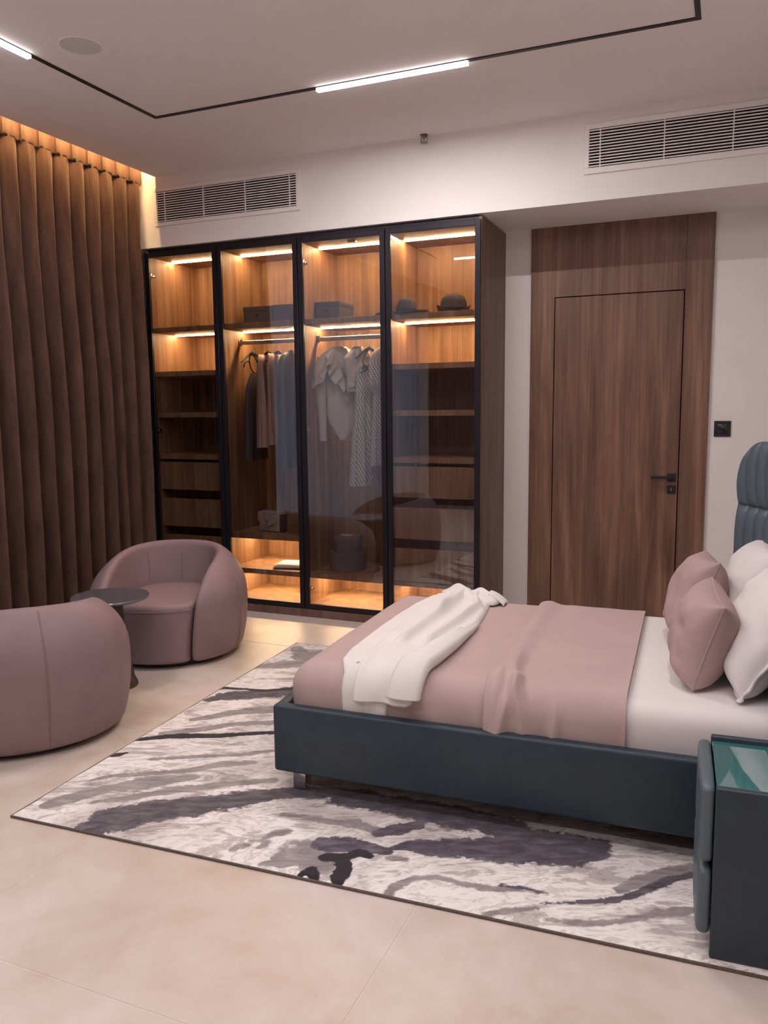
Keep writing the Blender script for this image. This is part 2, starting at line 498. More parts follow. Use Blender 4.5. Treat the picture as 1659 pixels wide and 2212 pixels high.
RUG=[
  (2,[(0.317,-0.017,0.028),(0.366,0.034,0.07),(0.396,0.097,0.097),(0.482,0.201,0.089),(0.596,0.275,0.082),(0.694,0.344,0.068),(0.804,0.434,0.058),(0.925,0.513,0.051),(1.065,0.554,0.046),(1.206,0.591,0.038)]),
  (3,[(0.012,0.731,0.016),(0.083,0.778,0.025),(0.23,0.857,0.028),(0.351,0.899,0.022),(0.465,0.955,0.019),(0.579,1.012,0.019)]),
  (2,[(0.027,1.267,0.021),(0.074,1.348,0.049),(0.205,1.407,0.064),(0.327,1.486,0.071),(0.448,1.572,0.072)]),
  (3,[(0.013,1.454,0.022),(0.115,1.466,0.015),(0.243,1.487,0.018),(0.368,1.568,0.018)]),
  (1,[(0.073,0.087,0.024),(0.111,0.155,0.04),(0.162,0.225,0.037),(0.209,0.303,0.03),(0.296,0.364,0.055),(0.385,0.425,0.047),(0.477,0.484,0.026)]),
  (1,[(0.084,0.315,0.009),(0.137,0.392,0.018),(0.241,0.437,0.022),(0.339,0.489,0.018),(0.433,0.55,0.023),(0.515,0.634,0.032),(0.617,0.689,0.023)]),
  (1,[(0.231,0.17,0.016),(0.31,0.233,0.024),(0.396,0.319,0.024),(0.528,0.407,0.024),(0.647,0.491,0.021),(0.789,0.575,0.021)]),
  (3,[(0.002,0.559,0.013),(0.033,0.575,0.02),(0.059,0.604,0.01)]),
  (1,[(0.907,0.068,0.015),(0.923,0.086,0.015),(0.946,0.094,0.015)]),
  (1,[(0.947,0.129,0.012),(0.99,0.141,0.012),(0.99,0.177,0.016),(1.008,0.203,0.022),(1.033,0.225,0.019)]),
  (1,[(0.991,0.088,0.012),(1.006,0.106,0.012),(1.003,0.136,0.012)]),
  (1,[(0.962,0.333,0.014),(1.048,0.342,0.014),(1.157,0.348,0.02),(1.231,0.367,0.036),(1.299,0.353,0.019),(1.386,0.356,0.016)]),
  (2,[(1.334,0.331,0.025),(1.397,0.374,0.038),(1.452,0.417,0.026)]),
  (1,[(1.369,0.494,0.035),(1.396,0.478,0.02)]),
  (1,[(1.041,0.01,0.006),(1.091,0.045,0.033),(1.127,0.109,0.063),(1.137,0.143,0.065),(1.216,0.067,0.06)]),
  (2,[(1.188,0.202,0.048),(1.248,0.223,0.054),(1.349,0.227,0.041),(1.414,0.232,0.023)]),
  (3,[(1.221,0.121,0.028),(1.269,0.135,0.023),(1.315,0.185,0.026),(1.366,0.184,0.017)]),
  (3,[(1.272,0.121,0.028),(1.305,0.084,0.03),(1.312,0.03,0.031),(1.317,-0.003,0.02)]),
  (3,[(1.188,0.006,0.013),(1.207,0.035,0.024),(1.231,0.007,0.021)]),
  (2,[(1.406,0.244,0.012),(1.462,0.286,0.03),(1.54,0.301,0.053),(1.646,0.332,0.065),(1.767,0.363,0.076),(1.886,0.393,0.076),(2.006,0.417,0.064),(2.077,0.454,0.041)]),
  (2,[(1.69,0.484,0.039),(1.807,0.475,0.069),(1.936,0.472,0.085),(2.058,0.49,0.06)]),
  (2,[(1.114,0.531,0.06),(1.32,0.541,0.072),(1.559,0.525,0.081),(1.764,0.527,0.078)]),
  (1,[(1.495,0.003,0.014),(1.51,0.055,0.017),(1.554,0.108,0.013),(1.62,0.143,0.01),(1.697,0.14,0.015),(1.786,0.143,0.017),(1.881,0.174,0.012),(1.954,0.171,0.01)]),
  (2,[(1.809,0.172,0.005),(1.881,0.179,0.007),(1.939,0.174,0.005)]),
  (2,[(1.949,0.115,0.005),(2.027,0.147,0.009),(2.118,0.185,0.012),(2.209,0.244,0.017),(2.274,0.306,0.018),(2.327,0.372,0.016),(2.382,0.424,0.014)]),
  (1,[(2.167,0.263,0.02),(2.245,0.335,0.037),(2.312,0.405,0.033),(2.382,0.457,0.028)]),
  (1,[(1.803,0.01,0.009),(1.864,0.048,0.011),(1.94,0.087,0.009)]),
  (1,[(1.975,0.041,0.009),(2.079,0.053,0.013),(2.178,0.107,0.011),(2.279,0.17,0.018),(2.381,0.22,0.014)]),
  (1,[(1.444,0.197,0.017),(1.491,0.202,0.014)]),
  (1,[(0.058,2.24,0.04),(0.197,2.086,0.074),(0.237,2.198,0.057)]),
  (1,[(0.019,1.839,0.035),(0.149,1.938,0.062),(0.289,2.022,0.044)]),
  (1,[(0.207,0.575,0.015),(0.361,0.659,0.015),(0.536,0.75,0.015),(0.656,0.822,0.015)]),
  (1,[(0.077,0.821,0.017),(0.195,0.908,0.028),(0.325,1.024,0.023),(0.499,1.114,0.029)]),
  (1,[(0.124,1.016,0.024),(0.247,1.153,0.038),(0.419,1.265,0.045)]),
]

# ------------------------------------------------------------------ dimensions (metres)
CEIL = 3.20
YB = 5.07            # bulkhead face / wardrobe front
YW = 5.69            # back wall
XL, XR = -4.27, 0.47 # left and right walls
YR = -1.7            # wall behind the camera
SOFF = 2.70
XPOCKET = -3.95      # ceiling edge of the curtain pocket
POCKET_TOP = 3.46

# ------------------------------------------------------------------ setting
def setting():
    fl = obj('floor', box(XL - 0.2, XR + 0.2, YR - 0.2, YW + 0.2, -0.10, -0.0012), M['grout'], smooth=False)
    tag(fl, 'pale beige pink large format porcelain tile floor', kind='structure')
    xs = [-0.816 + 1.226 * k for k in range(-3, 3)]
    ys = [1.48 + 1.45 * k for k in range(-3, 4)]
    xs = [XL] + [x for x in xs if XL + 0.05 < x < XR - 0.05] + [XR]
    ys = [YR] + [y for y in ys if YR + 0.05 < y < YW - 0.05] + [YW]
    gp = 0.0015
    for i in range(len(xs) - 1):
        for j in range(len(ys) - 1):
            obj('tile', box(xs[i] + gp, xs[i+1] - gp, ys[j] + gp, ys[j+1] - gp, -0.0012, 0.0, 0.0004, 1), M['tile'], fl, smooth=False)
    bm = boxes([(XPOCKET, XR + 0.1, YR - 0.1, YW + 0.1, CEIL, CEIL + 0.09),
                (XL - 0.1, XPOCKET + 0.02, YR - 0.1, YW + 0.1, POCKET_TOP, POCKET_TOP + 0.06),
                (XPOCKET, XPOCKET + 0.04, YR - 0.1, YW + 0.1, CEIL + 0.09, POCKET_TOP)])
    tag(obj('ceiling', bm, M['ceiling'], smooth=False), 'plain pale ceiling with a recessed curtain pocket', kind='structure')
    tag(obj('wall_back', box(XL - 0.1, XR + 0.1, YW, YW + 0.12, 0, POCKET_TOP), M['wall'], smooth=False), 'pale wall behind wardrobe and door', kind='structure')
    tag(obj('wall_bulkhead', box(XL, XR, YB, YW, SOFF, POCKET_TOP), M['wall'], smooth=False), 'dropped bulkhead above wardrobe and door with air grilles', kind='structure')
    tag(obj('wall_right', box(XR, XR + 0.12, YR, YW, 0, POCKET_TOP), M['wall'], smooth=False), 'pale wall behind the headboard', kind='structure')
    tag(obj('wall_rear', box(XL, XR, YR - 0.12, YR, 0, POCKET_TOP), M['walnut_dark'], smooth=False), 'dark wood panelled wall facing the wardrobe', kind='structure')
    wy0, wy1, wz0, wz1 = -0.9, 3.45, 0.12, 2.95
    bm = boxes([(XL - 0.12, XL, YR, wy0, 0, POCKET_TOP), (XL - 0.12, XL, wy1, YW, 0, POCKET_TOP),
                (XL - 0.12, XL, wy0, wy1, 0, wz0), (XL - 0.12, XL, wy0, wy1, wz1, POCKET_TOP)])
    tag(obj('wall_left', bm, M['wall'], smooth=False), 'window wall behind the long curtains', kind='structure')
    wn = empty('window_1', (XL - 0.06, 0, 0))
    tag(wn, 'tall window behind the sheer curtain', kind='structure')
    fr = []
    for y in (wy0, wy0 + 1.42, wy0 + 2.87, wy1 - 0.05): fr.append((-0.03, 0.03, y, y + 0.05, wz0, wz1))
    for z in (wz0, wz1 - 0.05): fr.append((-0.03, 0.03, wy0, wy1, z, z + 0.05))
    obj('window_frame', boxes(fr), M['dark_metal'], wn, smooth=False)
    for k in range(3):
        y0 = (wy0, wy0 + 1.42, wy0 + 2.87)[k] + 0.05; y1 = (wy0 + 1.42, wy0 + 2.87, wy1 - 0.05)[k]
        obj('pane', box(-0.004, 0.004, y0, y1, wz0 + 0.05, wz1 - 0.05), M['clear'], wn, smooth=False)
setting()

# ------------------------------------------------------------------ curtains
def pleated(y0, y1, xc, z0, z1, period, amp_top, amp_bot, seed, ny_per=18, nz=44, lean=0.0, warp=0.018, big=0.5):
    n = int(round((y1 - y0) / period)); ny = n * ny_per + 1
    t = np.linspace(0, n, ny)
    s = np.linspace(0, 1, nz)                       # 0 top, 1 bottom
    T, S = np.meshgrid(t, s, indexing='ij')
    ph = value_noise(np.stack([T * 0.45, S * 0.8 + 3], -1), seed) * warp * 8
    k = np.floor(T + 0.5)
    a = amp_top + (amp_bot - amp_top) * np.clip(S * 2.2, 0, 1) ** 0.8
    a = a * (1 + 0.35 * value_noise(np.stack([k * 0.77, S * 1.5], -1), seed + 5))
    u = T + ph * np.clip(S * 1.4, 0, 1)
    fold = np.abs(np.sin(np.pi * u))
    ft = 2 * fold ** 0.4 - 1                        # gathered at the heading: broad panels, tight valleys
    c2 = -np.cos(2 * np.pi * u)
    fb = np.sign(c2) * np.abs(c2) ** 0.8            # open rounded folds lower down
    k2 = np.clip(S * 3.0, 0, 1)
    fold = ft * (1 - k2) + fb * k2
    X = xc + a * fold
    Y = y0 + T * period + 0.0 * S
    X = X + 0.006 * value_noise(np.stack([T * 3, S * 9], -1), seed + 9)
    Z = z1 + (z0 - z1) * S
    return np.stack([X, Y, Z], -1)

def curtains():
    e = empty('velvet_curtain', (0, 0, 0))
    tag(e, 'floor length brown velvet pinch pleat curtain beside the wardrobe', 'curtain')
    P = pleated(3.35, 5.03, -4.06, 0.012, 3.145, 0.14, 0.012, 0.072, 3)
    Q = P - np.array([0.004, 0, 0])
    obj('drape', sheet(P, Q), M['velvet'], e, angle=80)
    # heading tape with the stitched pinch pleats
    n = 12; ny = n * 18 + 1
    t = np.linspace(0, n, ny); s = np.linspace(0, 1, 7)
    T, S = np.meshgrid(t, s, indexing='ij')
    d = T - np.round(T)
    X = -4.050 + 0.02 * np.exp(-((np.abs(d) - 0.07) / 0.04) ** 2) - 0.012 * np.exp(-(d / 0.03) ** 2) + 0.004 * np.sin(6.28 * T) + 0.006 * S * 0
    X = X + np.where(S > 0.9, -0.004, 0)
    H = np.stack([X, 3.35 + T * 0.14 + 0 * S, 3.275 - 0.135 * S], -1)
    obj('heading', sheet(H, H - np.array([0.006, 0, 0])), M['velvet'], e, angle=80)
    obj('curtain_rail', box(-4.11, -4.085, 3.33, 5.05, 3.27, 3.30, 0.003), M['white_metal'], e)
    e = empty('sheer_curtain', (0, 0, 0))
    tag(e, 'white sheer curtain across the tall window', 'curtain')
    P = pleated(-1.0, 3.66, -4.15, 0.015, 3.25, 0.18, 0.02, 0.06, 8, ny_per=12, nz=16, warp=0.04)
    obj('drape', sheet(P), M['sheer'], e, angle=80)
    obj('curtain_rail', box(-4.165, -4.135, -1.05, 3.66, 3.255, 3.28, 0.003), M['white_metal'], e)
    # cove light hidden in the pocket
    e = empty('cove_light', (0, 0, 0))
    tag(e, 'amber cove light hidden in the curtain pocket above the drape', 'light')
    obj('light_strip', box(XPOCKET - 0.010, XPOCKET - 0.003, 3.3, 5.05, 3.325, 3.34), M['led_cove'], e, smooth=False)
    obj('housing', box(XPOCKET - 0.012, XPOCKET, 3.19, 5.06, 3.34, 3.346), M['white_metal'], e, smooth=False)
curtains()

# ------------------------------------------------------------------ ceiling fittings
def ceiling_fittings():
    # rectangular magnetic track with light inserts
    e = empty('track_light', (0, 0, CEIL))
    tag(e, 'black rectangular ceiling track with glowing white linear lamps', 'track light')
    x0, x1, y1, y0 = -3.155, -0.195, 4.08, 1.05
    wd = 0.012
    def seg(name, a, b, mat, hw=wd, z0=-0.006, z1=0.0):
        (xa, ya), (xb, yb) = a, b
        o = obj(name, box(min(xa, xb) - hw, max(xa, xb) + hw, min(ya, yb) - hw, max(ya, yb) + hw, z0, z1), mat, e, smooth=False)
        return o
    seg('track', (x0, y1), (x1, y1), M['track'])
    seg('track', (x0, y0), (x1, y0), M['track'])
    seg('track', (x0, y0 + 0.025), (x0, y1 - 0.025), M['track'])
    seg('track', (x1, y0 + 0.025), (x1, y1 - 0.025), M['track'])
    lw = 0.0135
    def lamp(a, b, m='led'):
        o = seg('lamp', a, b, M['led_side'], lw, -0.022, -0.0065)      # opal sides, bright underside
        o.data.materials.append(M[m])
        for p in o.data.polygons: p.material_index = 1 if p.normal.z < -0.9 else 0
    lamp((-2.08, y1), (-1.27, y1), 'led_back')
    lamp((x0, 3.13), (x0, 2.32))
    lamp((x1, 2.9), (x1, 2.1))
    lamp((-2.95, y0), (-2.14, y0)); lamp((-1.3, y0), (-0.5, y0))  # the second lamp is added out of view to fill the foreground
    # added track, unseen behind the camera, to brighten the foreground floor
    e = empty('track_light', (0, 0, CEIL))
    tag(e, 'added unseen ceiling track with white fill lamps behind the viewpoint', 'track light')
    seg('track', (x0, -0.6), (x1, -0.6), M['track'])
    lamp((-2.7, -0.6), (-1.9, -0.6)); lamp((-1.4, -0.6), (-0.6, -0.6))
    # flush ceiling speaker
    e = empty('ceiling_speaker', (-2.87, 3.18, CEIL))
    tag(e, 'faint round flush speaker grille in the ceiling', 'speaker')
    obj('grille', lathe([(0.0001, -0.001), (0.088, -0.001), (0.094, 0.0)], 48), plain('speaker_cloth', (0.64, 0.60, 0.59), 0.9, var=0.03, nscale=200), e)
    obj('rim', lathe([(0.094, 0.0), (0.094, -0.002), (0.1, -0.002), (0.102, 0.0)], 48), M['ceiling'], e)
    # sprinkler
    e = empty('sprinkler', (-1.82, 4.99, CEIL))
    tag(e, 'small chrome fire sprinkler on the ceiling above the wardrobe', 'sprinkler')
    obj('escutcheon', lathe([(0.034, 0.0), (0.034, -0.006), (0.028, -0.013), (0.0001, -0.013)], 28), M['white_metal'], e)
    obj('body', lathe([(0.026, -0.013), (0.026, -0.02), (0.012, -0.022), (0.011, -0.03)], 20), M['gunmetal'], e)
    for sx in (-1, 1):
        obj('arm', tube([(sx*0.012, 0, -0.026), (sx*0.021, 0, -0.036), (sx*0.02, 0, -0.05), (sx*0.006, 0, -0.062)], 0.0032, 8), M['gunmetal'], e)
    obj('bulb', tube([(0, 0, -0.03), (0, 0, -0.05)], 0.004, 8), plain('red_bulb', (0.4, 0.1, 0.09), 0.2), e)
    obj('deflector', lathe([(0.0001, -0.06), (0.024, -0.06), (0.024, -0.063), (0.0001, -0.064)], 20), M['gunmetal'], e)

    def vent(name, label, x0, x1, z0, z1, ix0, ix1, iz0, iz1, bars, n=13):
        e = empty(name, (0, YB, 0)); tag(e, label, 'air vent', 'bulkhead air grilles')
        t = 0.012
        obj('frame', boxes([(x0, x1, -t, 0, iz1, z1), (x0, x1, -t, 0, z0, iz0), (x0, ix0, -t, 0, iz0, iz1), (ix1, x1, -t, 0, iz0, iz1)], 0.002, 1), M['white_metal'], e)
        obj('backing', box(ix0, ix1, -0.0015, 0.0, iz0, iz1), M['void'], e, smooth=False)
        pitch = (iz1 - iz0) / n
        s0 = obj('slat', box(ix0, ix1, -0.0115, -0.004, -0.0033, 0.0033), M['white_metal'], e, smooth=False, loc=(0, 0, iz0 + pitch * 0.5))
        for k in range(1, n):
            link_copy(s0, e, (0, 0, iz0 + pitch * (k + 0.5)))
        for b in bars:
            obj('bar', box(b - 0.003, b + 0.003, -0.0095, -0.0016, iz0, iz1), M['white_metal'], e, smooth=False)
        obj('screw', lathe([(0.003, 0), (0.0028, 0.0012), (0.0001, 0.0014)], 12), M['satin'], e, loc=(x0 + 0.17, -t, (iz1 + z1) / 2)).rotation_euler = (math.pi/2, 0, 0)
    vent('air_vent', 'white louvred air vent above the wardrobe next to the curtain', -3.962, -2.744, 2.845, 3.117, -3.936, -2.774, 2.874, 3.088, (-3.868, -3.53, -3.18, -2.825))
    vent('air_vent', 'white louvred air vent in the bulkhead above the door', -0.846, 0.40, 2.853, 3.135, -0.818, 0.372, 2.887, 3.103, (-0.755, -0.40, -0.04, 0.31))
ceiling_fittings()

# ------------------------------------------------------------------ door and switch
def door_wall():
    y0, y1 = 5.668, YW
    d = empty('door_1', (0, 0, 0)); tag(d, 'flush walnut door in a full height walnut panel surround', kind='structure')
    L0, L1, PL, PR, ZT = -1.122, -0.296, -1.29, -0.124, 2.232
    g = 0.005
    obj('backing', box(PL + 0.02, PR - 0.02, YW - 0.003, YW, 0.0, SOFF - 0.01), M['void'], d, smooth=False)
    obj('jamb_panel', box(PL, L0 - g, y0, y1 - 0.003, 0, SOFF, 0.0015, 1), M['walnut'], d)
    obj('jamb_panel', box(L1 + g, PR, y0, y1 - 0.003, 0, SOFF, 0.0015, 1), M['walnut'], d)
    obj('transom_panel', box(L0 - g + 0.0006, L1 + g - 0.0006, y0, y1 - 0.003, ZT + g, SOFF, 0.001, 1), M['walnut'], d)
    leaf = obj('leaf', box(L0 + 0.001, L1 - 0.001, y0, y1 - 0.003, 0.006, ZT - 0.001, 0.0015, 1), M['walnut'], d)
    h = obj('handle', box(-0.362, -0.309, y0 - 0.010, y0, 1.001, 1.053, 0.002), M['black'], d)
    obj('lever', boxes([(-0.352, -0.332, y0 - 0.052, y0 - 0.009, 1.017, 1.037), (-0.462, -0.330, y0 - 0.06, y0 - 0.044, 1.018, 1.037)], 0.002), M['black'], h)
    k = obj('lock_rose', box(-0.361, -0.308, y0 - 0.010, y0, 0.920, 0.973, 0.002), M['black'], d)
    obj('keyhole', box(-0.337, -0.332, y0 - 0.0112, y0 - 0.009, 0.937, 0.957), M['satin'], k, smooth=False)
    s = empty('light_switch', (-0.037, YW, 1.346)); tag(s, 'square black light switch on the pale wall right of the door panel', 'light switch')
    obj('frame', boxes([(-0.05, 0.05, -0.009, 0, 0.032, 0.05), (-0.05, 0.05, -0.009, 0, -0.05, -0.032), (-0.05, -0.032, -0.009, 0, -0.032, 0.032), (0.032, 0.05, -0.009, 0, -0.032, 0.032)], 0.0015, 1), M['black'], s)
    obj('rocker', box(-0.031, 0.031, -0.007, 0, -0.031, 0.031, 0.002), plain('gloss_black_rocker', (0.02, 0.018, 0.022), 0.18, var=0.05), s)
    obj('indicator', box(-0.008, 0.008, -0.0078, -0.0065, 0.012, 0.016), M['satin'], s, smooth=False)
door_wall()

# ------------------------------------------------------------------ wardrobe
WX = (-4.085, -3.446, -2.785, -2.129, -1.475)   # module boundaries (outer edges at the ends)
WT = 2.69
YI = 5.115                                      # front edge of shelves
YK = 5.665                                      # face of the back panel
SHELF1 = 2.122
def wardrobe():
    e = empty('wardrobe', (0, 0, 0))
    tag(e, 'four door walnut wardrobe with smoked glass doors and warm shelf lights', 'wardrobe')
    yc = YB + 0.027                              # carcass front
    th = 0.022
    obj('side_panel', box(WX[0], WX[0] + th, yc, YW, 0, WT), M['walnut_dark'], e, smooth=False)
    obj('side_panel', box(WX[4] - th, WX[4], yc, YW, 0, WT), M['walnut_dark'], e, smooth=False)
    obj('top_panel', box(WX[0] + th, WX[4] - th, yc, YW, WT - 0.035, WT), M['dark_metal'], e, smooth=False)
    obj('bottom_panel', box(WX[0] + th, WX[4] - th, yc, YW, 0.062, 0.085), M['walnut_in'], e, smooth=False)
    obj('plinth', box(WX[0] + th, WX[4] - th, YB + 0.004, YB + 0.026, 0, 0.058), M['walnut_dark'], e, smooth=False)
    for x in WX[1:4]:
        obj('partition', box(x - 0.011, x + 0.011, yc + 0.002, YK, 0.085, WT - 0.035), M['walnut_in'], e, smooth=False)
    inner = [(WX[0] + th, WX[1] - 0.011), (WX[1] + 0.011, WX[2] - 0.011), (WX[2] + 0.011, WX[3] - 0.011), (WX[3] + 0.011, WX[4] - th)]
    led_z = []
    for m, (a, b) in enumerate(inner):
        obj('back_panel', box(a, b, YK, YW, 0.085, WT - 0.035), M['walnut_in'], e, smooth=False)
        obj('lining', box(a, b, yc + 0.002, YK, WT - 0.048, WT - 0.035), M['walnut_in'], e, smooth=False)
        if m == 0: obj('lining', box(a, a + 0.004, yc + 0.002, YK, 0.085, WT - 0.048), M['walnut_in'], e, smooth=False)
        if m == 3: obj('lining', box(b - 0.004, b, yc + 0.002, YK, 0.085, WT - 0.048), M['walnut_in'], e, smooth=False)
        zs = {0: (SHELF1, 1.794, 1.484, 1.166), 1: (SHELF1, 0.582, 0.318), 2: (SHELF1, 0.320), 3: (SHELF1, 1.794, 1.484, 1.168)}[m]
        for z in zs:
            obj('shelf', box(a + (0.004 if m == 0 else 0), b - (0.004 if m == 3 else 0), YI, YK, z - 0.038, z, 0.0015, 1), M['walnut_in'], e)
        leds = [WT - 0.048, SHELF1 - 0.038]
        if m == 1: leds += [0.582 - 0.038, 0.318 - 0.038]
        if m == 2: leds += [0.320 - 0.038]
        if m in (0, 3):
            lo = a + (0.004 if m == 0 else 0); hi = b - (0.004 if m == 3 else 0)
            obj('shelf', box(lo, hi, YI + 0.02, YK, 0.272, 0.300, 0.0015, 1), M['walnut_in'], e)
            leds += [0.272]
            for z0, z1 in ((0.893, 1.106), (0.607, 0.824), (0.314, 0.541)):
                dr = obj('drawer', box(lo + 0.003, hi - 0.003, YI + 0.004, YI + 0.024, z0, z1, 0.002, 1), M['walnut_in'], e)
                obj('drawer_box', boxes([(lo + 0.02, lo + 0.032, YI + 0.024, YK - 0.03, z0 + 0.01, z1 - 0.05), (hi - 0.032, hi - 0.02, YI + 0.024, YK - 0.03, z0 + 0.01, z1 - 0.05),
                                         (lo + 0.032, hi - 0.032, YI + 0.024, YK - 0.03, z0 + 0.01, z0 + 0.02)]), M['walnut_dark'], dr, smooth=False)
        for z in leds:
            s = obj('light_strip', box(a + 0.012, b - 0.012, 5.360, 5.374, z - 0.007, z - 0.0015), M['led_warm'], e, smooth=False)
            obj('strip_channel', box(a + 0.008, b - 0.008, 5.356, 5.378, z - 0.0015, z), M['white_metal'], s, smooth=False)
    obj('motion_sensor', box(-2.46, -2.40, 5.20, 5.225, WT - 0.058, WT - 0.048, 0.002), M['satin'], e)
    # rails
    for m in (1, 2):
        a, b = inner[m]
        r = obj('clothes_rail', box(a + 0.012, b - 0.012, 5.322, 5.338, 1.985, 2.015, 0.006, 3), M['satin'], e)
        for x in (a, b - 0.012):
            obj('bracket', box(x, x + 0.012, 5.312, 5.348, 1.976, 2.026, 0.003), M['chrome'], r)
    # doors
    fw = 0.026
    for m in range(4):
        a = WX[m] + (0.003 if m == 0 else 0.003); b = WX[m+1] - 0.003
        z0, z1 = 0.062, WT - 0.022
        y0, y1 = YB + 0.003, YB + 0.023
        fw = 0.036
        d = obj('door', boxes([(a, a + fw, y0, y1, z0, z1), (b - fw, b, y0, y1, z0, z1), (a + fw, b - fw, y0, y1, z1 - fw, z1), (a + fw, b - fw, y0, y1, z0, z0 + fw)], 0.0015, 1), M['dark_metal'], e)
        obj('pane', box(a + fw - 0.006, b - fw + 0.006, y0 + 0.006, y0 + 0.011, z0 + fw - 0.006, z1 - fw + 0.006), M['smoked'], d, smooth=False)
        hx = a + 0.03 if m in (0, 2) else b - 0.03
        sg = 1 if m in (0, 2) else -1
        for hz in (2.50, 1.35, 0.2):
            h = obj('hinge', boxes([(hx - 0.006, hx + 0.006, y1, y1 + 0.018, hz - 0.022, hz + 0.022), (min(hx, hx + sg*0.012), max(hx, hx + sg*0.012), y1 + 0.012, y1 + 0.045, hz - 0.009, hz + 0.009)], 0.002), M['chrome'], d)
wardrobe()

# ------------------------------------------------------------------ wardrobe contents
ROD_Y, ROD_Z = 5.33, 2.0
def loft(secs, n=56, folds=7, seed=0, pitch=None, close=True):
    """secs: (z, half width, half thickness, fold amplitude, shift along width)"""
    zs = [s[0] for s in secs]
    m = 26
    zz = np.linspace(zs[0], zs[-1], m)
    o = np.argsort(zs)
    def ip(k): return np.interp(zz, np.array(zs)[o], np.array([s[k] for s in secs])[o])
    W, T, A, S = ip(1), ip(2), ip(3), ip(4)
    V, F = [], []
    th = np.linspace(0, 2 * np.pi, n, endpoint=False)
    r_ = np.random.default_rng(seed)
    ph = r_.uniform(0, 6.28, 3)
    for i in range(m):
        mod = 1 + A[i] * (np.cos(folds * th + ph[0] + 0.8 * np.sin(zz[i] * 5)) + 0.5 * np.cos((folds * 2 - 1) * th + ph[1]))
        c_, s_ = np.cos(th), np.sin(th)
        x = S[i] + W[i] * np.sign(c_) * np.abs(c_) ** 0.85
        y = T[i] * np.sign(s_) * np.abs(s_) ** 0.8 * mod
        for k in range(n): V.append((x[k], y[k], zz[i]))
    for i in range(m - 1):
        for k in range(n):
            F.append((i*n+k, i*n+(k+1) % n, (i+1)*n+(k+1) % n, (i+1)*n+k))
    F.append(tuple(range(n-1, -1, -1)))
    return V, F

def add_uv(o, pitch, n=56):
    me = o.data
    arc = {}
    co = [v.co.copy() for v in me.vertices]
    for i in range(len(co) // n):
        t = 0.0
        for k in range(n):
            arc[i*n+k] = t
            t += (co[i*n+k].xy - co[i*n+(k+1) % n].xy).length
    uv = me.uv_layers.new(name='UVMap')
    for p in me.polygons:
        for li in p.loop_indices:
            k = me.loops[li].vertex_index
            uv.data[li].uv = (arc[k] / pitch, co[k].z / pitch)

def hanger(loc, rz, label, mat='black', half=0.17, drop=0.075):
    e = empty('clothes_hanger', loc, rz); tag(e, label, 'hanger', 'clothes hangers on the wardrobe rails')
    hook = [(0, 0, -0.060), (0, 0, -0.035), (0.012 * 0, 0.0, -0.03)]
    pts = [(0, 0, -0.075), (0, 0, -0.045)]
    for k in range(9):
        a = rad(-60 + k * 30)
        pts.append((0.0, 0.017 * math.cos(a) - 0.001, 0.000 + 0.021 * math.sin(a)))
    obj('hook', tube(pts, 0.0016, 6), M['satin'], e)
    arm = []
    for s in np.linspace(-1, 1, 17):
        arm.append((s * half, 0, -0.078 - drop * abs(s) ** 1.25))
    obj('shoulder_bar', tube(arm, [0.006 + 0.006 * (1 - abs(s)) for s in np.linspace(-1, 1, 17)], 8), M[mat], e)
    obj('neck', lathe([(0.013, -0.086), (0.011, -0.072), (0.004, -0.064)], 12), M[mat], e)
    return e

